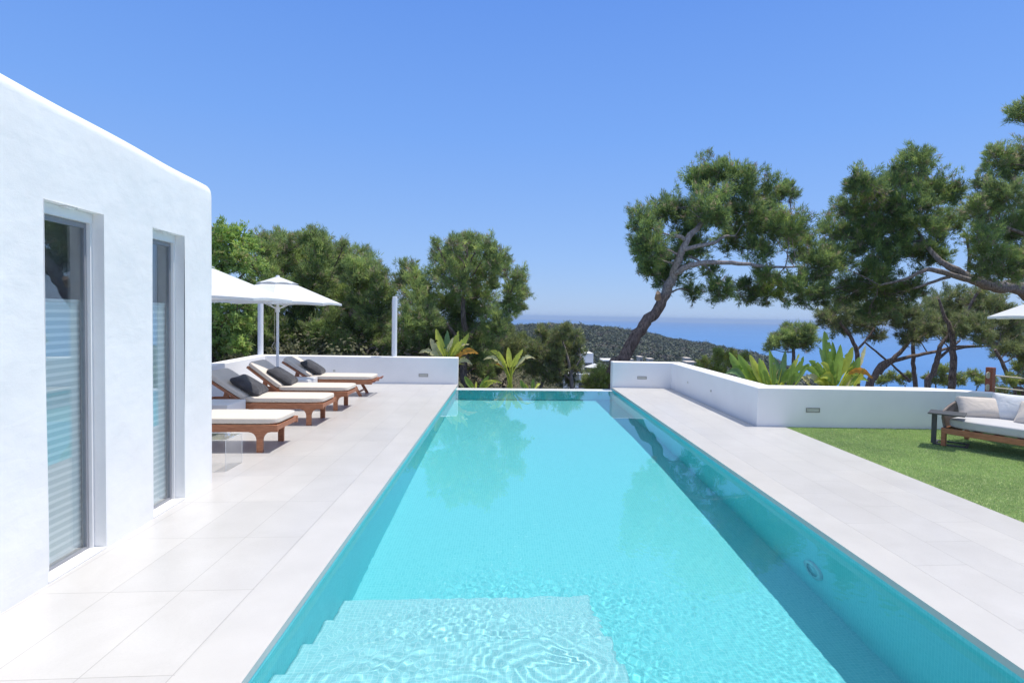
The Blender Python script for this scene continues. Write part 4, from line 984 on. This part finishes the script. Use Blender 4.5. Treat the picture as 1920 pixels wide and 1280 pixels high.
tree('bushy_pine', 'large bushy pine with a rounded crown between the white post and the open sky', 'pine tree', 18.5, [(765, 508, 24), (752, 530, 18), (785, 530, 26), (775, 560, 36), (800, 555, 30), (825, 478, 22), (850, 462, 20), (880, 460, 24), (912, 468, 24), (930, 490, 26), (850, 490, 30), (885, 495, 34), (915, 515, 34), (860, 530, 40), (900, 555, 40), (822, 510, 22),
      (973, 520, 20), (982, 550, 16), (960, 550, 28), (955, 580, 24), (975, 575, 14), (840, 580, 44), (890, 595, 44), (795, 600, 40), (760, 610, 34), (930, 610, 36), (850, 635, 44), (800, 650, 40), (900, 650, 40), (760, 655, 30), (815, 455, 10), (900, 448, 10), (945, 500, 18), (870, 448, 10), (850, 680, 36), (905, 690, 34)],
     [[(868, 740, 16), (870, 690, 14), (874, 640, 12), (868, 590, 9), (870, 530, 6)], [(872, 650, 8), (830, 600, 6), (800, 570, 4)], [(872, 640, 8), (915, 590, 6), (955, 560, 4)]], G_LPINE, rng, depth=1.5, dens=0.145)
# shrubby junipers beyond the pool end
tree('juniper', 'olive green juniper left of the gap beyond the pool end', 'juniper', 21, [(950, 632, 22), (935, 655, 24), (965, 650, 22), (980, 640, 16), (955, 680, 28), (925, 690, 24), (985, 668, 20)], [], G_SHRUB, rng, wd=0.016, ln=0.11, dens=0.2, up=0.9, depth=0.8, group='junipers beyond the pool end')
tree('juniper', 'juniper with twiggy grey stems behind the middle of the pool end', 'juniper', 20, [(1015, 622, 14), (1030, 640, 24), (1005, 660, 22), (1035, 670, 30), (1000, 690, 26), (1030, 705, 26)], [], G_SHRUB, rng, wd=0.016, ln=0.11, dens=0.2, up=0.9, depth=0.8, twigs=8, barkm=M['bark_grey'], group='junipers beyond the pool end')
tree('juniper', 'tallest of the junipers, beside the distant white villa', 'juniper', 19.5, [(1062, 615, 13), (1050, 630, 18), (1078, 632, 16), (1060, 650, 24), (1080, 660, 18), (1055, 680, 26), (1080, 690, 20), (1065, 710, 22), (1085, 645, 12)],
     [[(1072, 735, 8), (1070, 700, 7), (1064, 670, 5), (1055, 640, 3)], [(1070, 712, 5), (1045, 690, 4), (1020, 668, 3)], [(1071, 700, 4), (1090, 672, 3)]], G_SHRUB, rng, wd=0.016, ln=0.11, dens=0.18, up=0.9, depth=0.7, twigs=9, barkm=M['bark_grey'], group='junipers beyond the pool end')
tree('green_bush', 'light green bush at the foot of the right wall end', 'bush', 16.5, [(1118, 706, 18), (1100, 716, 14), (1132, 698, 14), (1140, 712, 16), (1110, 725, 16), (1128, 722, 16)], [], G_BUSH, rng, wd=0.014, ln=0.12, dens=0.24, up=1.1, depth=0.3, tw=0.008)
tree('green_bush', 'light green bush behind the low wall left of the broad leaved plants', 'bush', 17.5, [(1345, 668, 16), (1368, 672, 18), (1322, 682, 14), (1385, 690, 18), (1345, 692, 18), (1305, 695, 10), (1395, 672, 12)], [], G_BUSH, rng, wd=0.016, ln=0.11, dens=0.22, up=0.9, depth=0.5, tw=0.008)
tree('green_bush', 'olive bush at the right edge behind the ropes', 'bush', 20, [(1912, 688, 18), (1930, 672, 22), (1895, 712, 16), (1925, 715, 20), (1880, 735, 14), (1915, 742, 16), (1860, 715, 10)], [], G_BUSH, rng, wd=0.016, ln=0.11, dens=0.2, up=0.9, depth=0.5, tw=0.008)
sm = [(1655, 714, 12), (1672, 706, 10), (1690, 712, 11), (1706, 706, 9), (1745, 712, 13), (1765, 698, 15), (1770, 716, 14), (1800, 712, 13), (1825, 706, 12), (1840, 715, 12)]
for i in range(0, 10, 2):
    tree('young_pine', ['young pine top just right of the orange tipped leaf, low over the wall', 'young pine top between the first two trunks, low over the wall', 'young pine top, the yellowish one between the slanting and the tall trunk', 'young pine top just right of the tall forked trunk', 'young pine top just left of the wooden post'][i//2], 'young pine', 38, sm[i:i+2], [], G_BUSH, rng, wd=0.02, ln=0.1, dens=0.28, depth=0.5, twigs=1, tw=0.01, group='young pines low over the right wall')

# ------------------------------------------------------------------ broad leaved plants (giant bird of paradise)
LM = [leaf_mat('broad_leaf_green', (0.30, 0.46, 0.10), 0.45, 0.2, 0.4, 4), leaf_mat('broad_leaf_yellow_green', (0.62, 0.68, 0.12), 0.45, 0.2, 0.4, 5), leaf_mat('broad_leaf_blue_green', (0.16, 0.28, 0.12), 0.35, 0.2, 0.4, 4), leaf_mat('broad_leaf_orange', (0.68, 0.34, 0.06), 0.3, 0.35, 0.7, 9), leaf_mat('broad_leaf_pale', (0.66, 0.63, 0.34), 0.3, 0.25, 0.6, 8)]
def blade(b, base, px_tip, width, mat, rng, D, curl=0.12, torn=0.0, face=None, n=16):
    """leaf blade from base (3d) to the tip; width in metres"""
    p0 = np.array(base); p1 = np.array(px_tip); L_ = np.linalg.norm(p1-p0); ax = (p1-p0)/L_
    view = np.array(face if face is not None else [rng.uniform(-0.6, 0.6), -1, rng.uniform(-0.1, 0.5)], float)
    side = np.cross(ax, view); side /= np.linalg.norm(side); nrm = np.cross(side, ax)
    bend = np.array([0, 0, 1.0]) if abs(ax[2]) < 0.75 else np.array([ax[0], ax[1], 0])*0.5
    vs = []; fs = []
    for i in range(n+1):
        t = i/n; w_ = width/2*(math.sin(PI*min(1, t*0.93+0.06))**0.62)*(1-0.25*t)
        c = p0+ax*L_*t+bend*curl*L_*math.sin(PI*t)-nrm*curl*0.3*L_*t*t
        tl = w_*(1-torn*rng.uniform(0, 0.6)); tr = w_*(1-torn*rng.uniform(0, 0.6))
        if i in (0, n): tl = tr = w_*0.2
        dl = rng.normal(0, 0.02+0.10*torn)*w_; dr_ = rng.normal(0, 0.02+0.10*torn)*w_
        vs += [c-side*tl+nrm*(0.28*tl+dl), c-side*tl*0.5+nrm*0.10*tl, c, c+side*tr*0.5+nrm*0.10*tr, c+side*tr+nrm*(0.28*tr+dr_)]
    for i in range(n):
        for k in range(4):
            if torn and k in (0, 3) and rng.uniform() < torn*0.22: continue
            fs.append((i*5+k, i*5+k+1, (i+1)*5+k+1, (i+1)*5+k))
    b.add(vs, fs, mat, True)
def plant(name, label, D, root_px, leaves, rng, group='broad leaved plants behind the walls'):
    """leaves: (x0,y0,x1,y1,w_px,mat,torn[,dy])"""
    p = atY(root_px[0], root_px[1], D); base = np.array([p[0], p[1], min(p[2], float(terrain(p[0], p[1])))])
    base[2] = float(terrain(p[0], p[1])); root = empty(name, tuple(base)); tag(root, label, 'broad leaved plant', group)
    b = MB(); s = MB(); leaves = list(leaves)
    if len(leaves) > 14:
        xs_ = [q[2] for q in leaves]; ys_ = [q[3] for q in leaves]
        for _ in range(16):
            xt = rng.uniform(min(xs_)+6, max(xs_)-6); yt = rng.uniform(min(ys_)+22, root_px[1]-50)
            leaves.append((xt*0.45+root_px[0]*0.55, root_px[1]-42, xt, yt, rng.uniform(13, 22), int(rng.choice([0, 0, 1, 2, 4], p=[.3, .2, .28, .14, .08])), rng.uniform(0.15, 0.6), rng.uniform(-0.4, 0.6)))
    for L_ in leaves:
        x0, y0, x1, y1, wpx, mt, tn = L_[:7]; dy = L_[7] if len(L_) > 7 else rng.uniform(-0.3, 0.3)
        a = atY(x0, y0, D+dy*0.4)-base; c = atY(x1, y1, D+dy)-base
        blade(b, a, c, wpx*D/F_PX, mt, rng, D, rng.uniform(0.08, 0.2) if abs(x1-x0) < abs(y1-y0) else rng.uniform(0.16, 0.30), max(tn, 0.15))
        foot = np.array([p[0], p[1], p[2]])-base+rng.normal(0, 0.03, 3)
        mid = (a+foot)/2+np.array([(a[0]-foot[0])*-0.12, 0, 0.02]); s.tube([foot-np.array([0, 0, 0.3]), foot, mid, a, a+(c-a)*0.5+np.array([0, 0.0, 0.0])], [0.03, 0.026, 0.02, 0.014, 0.004], 7)
    b.build('foliage', LM, root); s.tube([(0, 0, 0), tuple(np.array([p[0], p[1], p[2]])-base)], [0.1, 0.08], 8) if p[2]-base[2] > 0.05 else None
    s.build('stem', LM[1] if True else None, root); return root
rng = np.random.RandomState(23)
plant('bird_of_paradise_plant', 'yellowing broad leaved plant with an orange drooping leaf, rising behind the left wall end', 15.0, (848, 720), [(835, 668, 818, 616, 16, 1, 0.1), (840, 670, 838, 619, 15, 2, 0), (826, 668, 807, 634, 15, 4, 0.2), (820, 668, 785, 661, 15, 4, 0.9), (843, 668, 860, 620, 15, 1, 0.5), (846, 668, 879, 625, 14, 1, 0.1), (848, 665, 866, 636, 14, 1, 0.4, -0.2),
      (852, 674, 896, 662, 17, 3, 0.7, -0.3), (856, 682, 885, 684, 14, 4, 0.9, -0.2), (850, 664, 880, 645, 8, 4, 0.8), (838, 660, 850, 632, 10, 4, 0.5), (830, 666, 826, 630, 12, 0, 0.1, 0.2)], rng)
plant('bird_of_paradise_plant', 'yellow green broad leaved plant standing alone beyond the middle of the pool end', 15.2, (956, 722), [(956, 690, 953, 650, 13, 1, 0.0), (950, 690, 936, 662, 14, 1, 0.1), (948, 684, 919, 657, 11, 1, 0.1), (945, 690, 905, 674, 11, 4, 0.9), (962, 684, 980, 654, 12, 1, 0.3), (966, 690, 1005, 672, 11, 4, 0.8), (960, 688, 972, 662, 13, 1, 0.2), (947, 694, 930, 682, 8, 3, 0.8)], rng)
plant('bird_of_paradise_plant', 'low pair of green leaves just above the pool rim on the left', 14.8, (890, 742), [(888, 728, 871, 705, 12, 0, 0.1), (900, 728, 916, 704, 12, 0, 0.1), (900, 730, 930, 716, 10, 1, 0.5), (905, 732, 942, 718, 9, 1, 0.7), (893, 728, 893, 715, 6, 1, 0), (870, 728, 860, 715, 6, 4, 0.5)], rng)
plant('bird_of_paradise_plant', 'small tuft of green leaves just above the pool rim near its middle', 14.8, (990, 742), [(984, 728, 976, 712, 10, 0, 0.1), (998, 730, 1000, 710, 9, 0, 0), (992, 730, 985, 719, 6, 1, 0.3), (1003, 729, 1014, 719, 7, 1, 0.6)], rng)
plant('bird_of_paradise_plant', 'wide clump of long green leaves behind the bend of the right wall', 12.0, (1440, 760), [(1400, 715, 1367, 660, 20, 0, 0.2), (1420, 718, 1385, 664, 22, 0, 0.3), (1432, 722, 1407, 665, 20, 1, 0.1), (1450, 722, 1445, 656, 26, 0, 0.0, -0.2), (1440, 724, 1424, 672, 18, 0, 0.1), (1458, 724, 1474, 657, 20, 2, 0.2, 0.3), (1465, 722, 1500, 662, 14, 1, 0.4), (1475, 725, 1508, 668, 18, 0, 0.3), (1480, 724, 1488, 680, 20, 0, 0.2, -0.2),
      (1405, 712, 1372, 690, 20, 0, 0.1), (1415, 705, 1380, 682, 16, 4, 0.7), (1447, 722, 1430, 675, 8, 1, 0), (1470, 720, 1452, 668, 16, 2, 0.1, 0.4), (1400, 722, 1362, 700, 18, 2, 0.3), (1490, 722, 1520, 682, 16, 0, 0.3)], rng)
plant('bird_of_paradise_plant', 'taller leafy plant with one yellow orange drooping leaf behind the right wall', 12.5, (1560, 765), [(1552, 690, 1547, 620, 26, 0, 0.0), (1555, 700, 1538, 650, 22, 2, 0.1, 0.3), (1560, 700, 1563, 640, 22, 0, 0.1), (1565, 702, 1575, 650, 22, 0, 0.1), (1572, 705, 1600, 650, 20, 1, 0.3, -0.2), (1570, 700, 1592, 660, 18, 0, 0.2), (1590, 700, 1638, 710, 16, 3, 0.5, -0.3), (1588, 694, 1612, 704, 18, 1, 0.4), (1545, 710, 1518, 676, 18, 0, 0.2),
      (1540, 712, 1500, 690, 18, 0, 0.3), (1548, 722, 1528, 716, 18, 1, 0.1, -0.3), (1565, 724, 1540, 708, 20, 1, 0.1, -0.3), (1555, 705, 1540, 680, 16, 1, 0.0), (1580, 722, 1604, 700, 16, 1, 0.4), (1560, 722, 1575, 690, 22, 0, 0.2), (1585, 724, 1610, 715, 14, 4, 0.6), (1520, 725, 1500, 705, 12, 4, 0.6), (1550, 715, 1556, 670, 24, 0, 0.1), (1600, 726, 1622, 690, 14, 1, 0.3)], rng)

# ------------------------------------------------------------------ scrub, far forest (stuff)
def scatter(name, label, pts, R0, mats, rng, per, ln, wd, probs, flat=0.75, core=False):
    Cs = []; Ds = []; Ms = []; Ls = []
    for (x, y, z, r) in pts:
        n = per; d = rng.normal(0, 1, (n, 3)); d[:, 2] = np.abs(d[:, 2])*0.9-0.15; d /= np.linalg.norm(d, axis=1, keepdims=True)
        lump = 1+0.22*np.sin(d[:, 0]*4+x)*np.cos(d[:, 1]*4+y)
        P = d*r*np.array([1, 1, flat])*rng.uniform(0.72, 1.0, (n, 1))*lump[:, None]
        Cs.append(P+np.array([x, y, z])); Ds.append(d+rng.normal(0, 0.35, (n, 3))); Ms.append(np.full(n, rng.choice(len(mats), p=probs))); Ls.append(np.full(n, r))
    C = np.concatenate(Cs); D_ = np.concatenate(Ds); D_ /= np.linalg.norm(D_, axis=1, keepdims=True); Mi = np.concatenate(Ms); Lr = np.concatenate(Ls)[:, None]
    # facets lying roughly along the surface
    s = np.cross(D_, rng.normal(0, 1, D_.shape)); s /= np.linalg.norm(s, axis=1, keepdims=True); t = np.cross(D_, s)
    a = ln*Lr; V = np.stack([C-s*a*0.5, C+s*a*0.5-t*a*0.3, C+t*a*0.8], 1).reshape(-1, 3)
    o = np_mesh(name, V, np.arange(len(V)).reshape(-1, 3), mats, Mi); tag(o, label, 'vegetation', kind='stuff'); return o
rng = np.random.RandomState(5)
n = 5200; a = np.radians(rng.uniform(-6, 36, n)); r = np.sqrt(rng.uniform(0, 1, n)*(470**2-120**2)+120**2)
x = np.sin(a)*r; y = np.cos(a)*r; z = terrain(x, y); ok = z > -50
pts = [(x[i], y[i], z[i]+2.0, rng.uniform(2.2, 4.2)*(1 if rng.uniform() < 0.85 else 1.3)) for i in range(n) if ok[i]]
scatter('pine_forest', 'far off pine wood covering the headland down to the sea', pts, 3, G_HILL, rng, 110, 0.24, 0.1, [0.4, 0.25, 0.25, 0.10])
n = 2400; a = np.radians(rng.uniform(-32, 42, n)); r = rng.uniform(17.5, 125, n)
x = np.sin(a)*r; y = np.cos(a)*r; z = terrain(x, y); pts = []
for i in range(n):
    if y[i] < 15: continue
    if np.hypot(x[i]-14.2, y[i]-94) < 9: continue
    rr_ = rng.uniform(0.4, 1.0)*(1+r[i]/60)
    pts.append((x[i], y[i], z[i]+rr_*0.3, rr_))
scatter('scrub', 'low brownish scrub covering the slope below the terrace', pts, 1, G_SCRUB, rng, 260, 0.09, 0.1, [0.35, 0.2, 0.25, 0.2])
n = 700; pts = []
for i in range(n):
    x_ = rng.uniform(-9, 5.5); y_ = rng.uniform(15.2, 20); pts.append((x_, y_, float(terrain(x_, y_))+0.1, rng.uniform(0.25, 0.6)))
scatter('undergrowth', 'twiggy undergrowth right behind the pool end and the back wall', pts, 1, G_SCRUB, rng, 620, 0.05, 0.1, [0.42, 0.08, 0.42, 0.08])

# ------------------------------------------------------------------ distant white villa and small houses
M['villa'] = simple('distant_white_render', (0.78, 0.79, 0.80), 0.8, 0.6, 0.05)
M['dark_glass'] = simple('dark_window_glass', (0.05, 0.06, 0.07), 0.2)
v0 = atR(1112, 690, 96); vz = v0[2]
villa = empty('white_villa', (v0[0], v0[1], vz-4.5)); tag(villa, 'flat roofed white villa stepping down the slope seen past the junipers', 'house')
b = MB(); b.box(-4.6, 1.6, -1, 5, 0, 3.3); b.build('lower_wall', M['villa'], villa)
b = MB(); b.box(-1.8, 0.4, 2.5, 8, 3.3, 6.9); b.box(-2.9, -0.9, 5, 8, 6.9, 7.6); b.build('upper_wall', M['villa'], villa)
b = MB(); b.box(-4.7, 1.7, -1.1, -0.9, 3.3, 3.55); b.build('terrace_parapet', M['villa'], villa)
for x_ in (-3.9, -2.6, -0.5):
    b = MB(); b.box(x_, x_+0.7, -1.04, -0.98, 1.2, 2.4); b.build('window', M['dark_glass'], villa)
b = MB(); b.box(-1.2, 0.2, 2.44, 2.5, 3.5, 5.2); b.build('window', M['dark_glass'], villa)
b = MB(); b.box(2.1, 6.6, 2, 6, 5.6, 5.8)
for x_ in (4.0, 5.6): b.box(x_, x_+0.18, 2.1, 2.3, 1.5, 5.6)
b.build('pergola', M['villa'], villa)
b = MB(); b.box(2.0, 7.5, 3, 8, 0, 4.0); b.build('side_wing', M['villa'], villa)
b = MB(); b.add([(0.2+1.9*math.cos(k*PI/4), -0.2+1.9*math.sin(k*PI/4), 4.75) for k in range(8)]+[(0.2, -0.2, 5.35)], [(k, (k+1) % 8, 8) for k in range(8)]); b.tube([(0.2, -0.2, 3.3), (0.2, -0.2, 5.3)], 0.06, 6); o = b.build('villa_parasol', M['canopy']); 
o.location = villa.location; tag(o, 'tiny white parasol open on the terrace of the distant villa', 'parasol')
M['farh'] = simple('distant_sandy_render', (0.66, 0.58, 0.50), 0.8, 0.6, 0.05)
for i, (px_, py_, w_, h_, R) in enumerate([(1202, 672, 1.3, 1.4, 230), (1184, 673, 1.2, 0.6, 225), (1221, 673, 1.8, 0.8, 240), (1297, 679, 3.4, 0.8, 210), (1291, 670, 1.8, 0.4, 235)]):
    p = atR(px_, py_, R); hz = empty('distant_house', (p[0], p[1], p[2]-3)); tag(hz, ['pale tower like distant house right of the leaning trunk foot', 'tiny distant house touching the leaning trunk foot', 'low distant house second right of the leaning trunk foot', 'widest distant house, showing over the kink of the right wall', 'small distant house just above the widest one'][i], 'house', 'houses far away in the pine wood')
    b = MB(); b.box(-w_/2, w_/2, 0, 5, 0, h_+2.0); b.build('wall', M['farh'], hz)
    b = MB(); b.box(-w_/2-0.3, w_/2+0.3, -0.3, 5.3, h_+2.0, h_+2.35); b.build('roof', M['farh'], hz)
    b = MB(); b.box(-w_/4, w_/4, -0.06, -0.01, h_+0.2, h_+1.2); b.build('window', M['dark_glass'], hz)

# ------------------------------------------------------------------ haze over land and sea
hm = bpy.data.materials.new('sea_haze'); hm.use_nodes = True; nt = hm.node_tree; nt.nodes.clear()
v = nt.nodes.new('ShaderNodeVolumePrincipled'); v.inputs['Density'].default_value = 2.0e-4; v.inputs['Color'].default_value = (0.52, 0.70, 0.98, 1); v.inputs['Anisotropy'].default_value = 0.0
o = nt.nodes.new('ShaderNodeOutputMaterial'); nt.links.new(v.outputs[0], o.inputs['Volume'])
b = MB(); b.box(-9400, 9400, -9400, 9400, -85, 14); hz = b.build('haze', hm); tag(hz, kind='stuff')
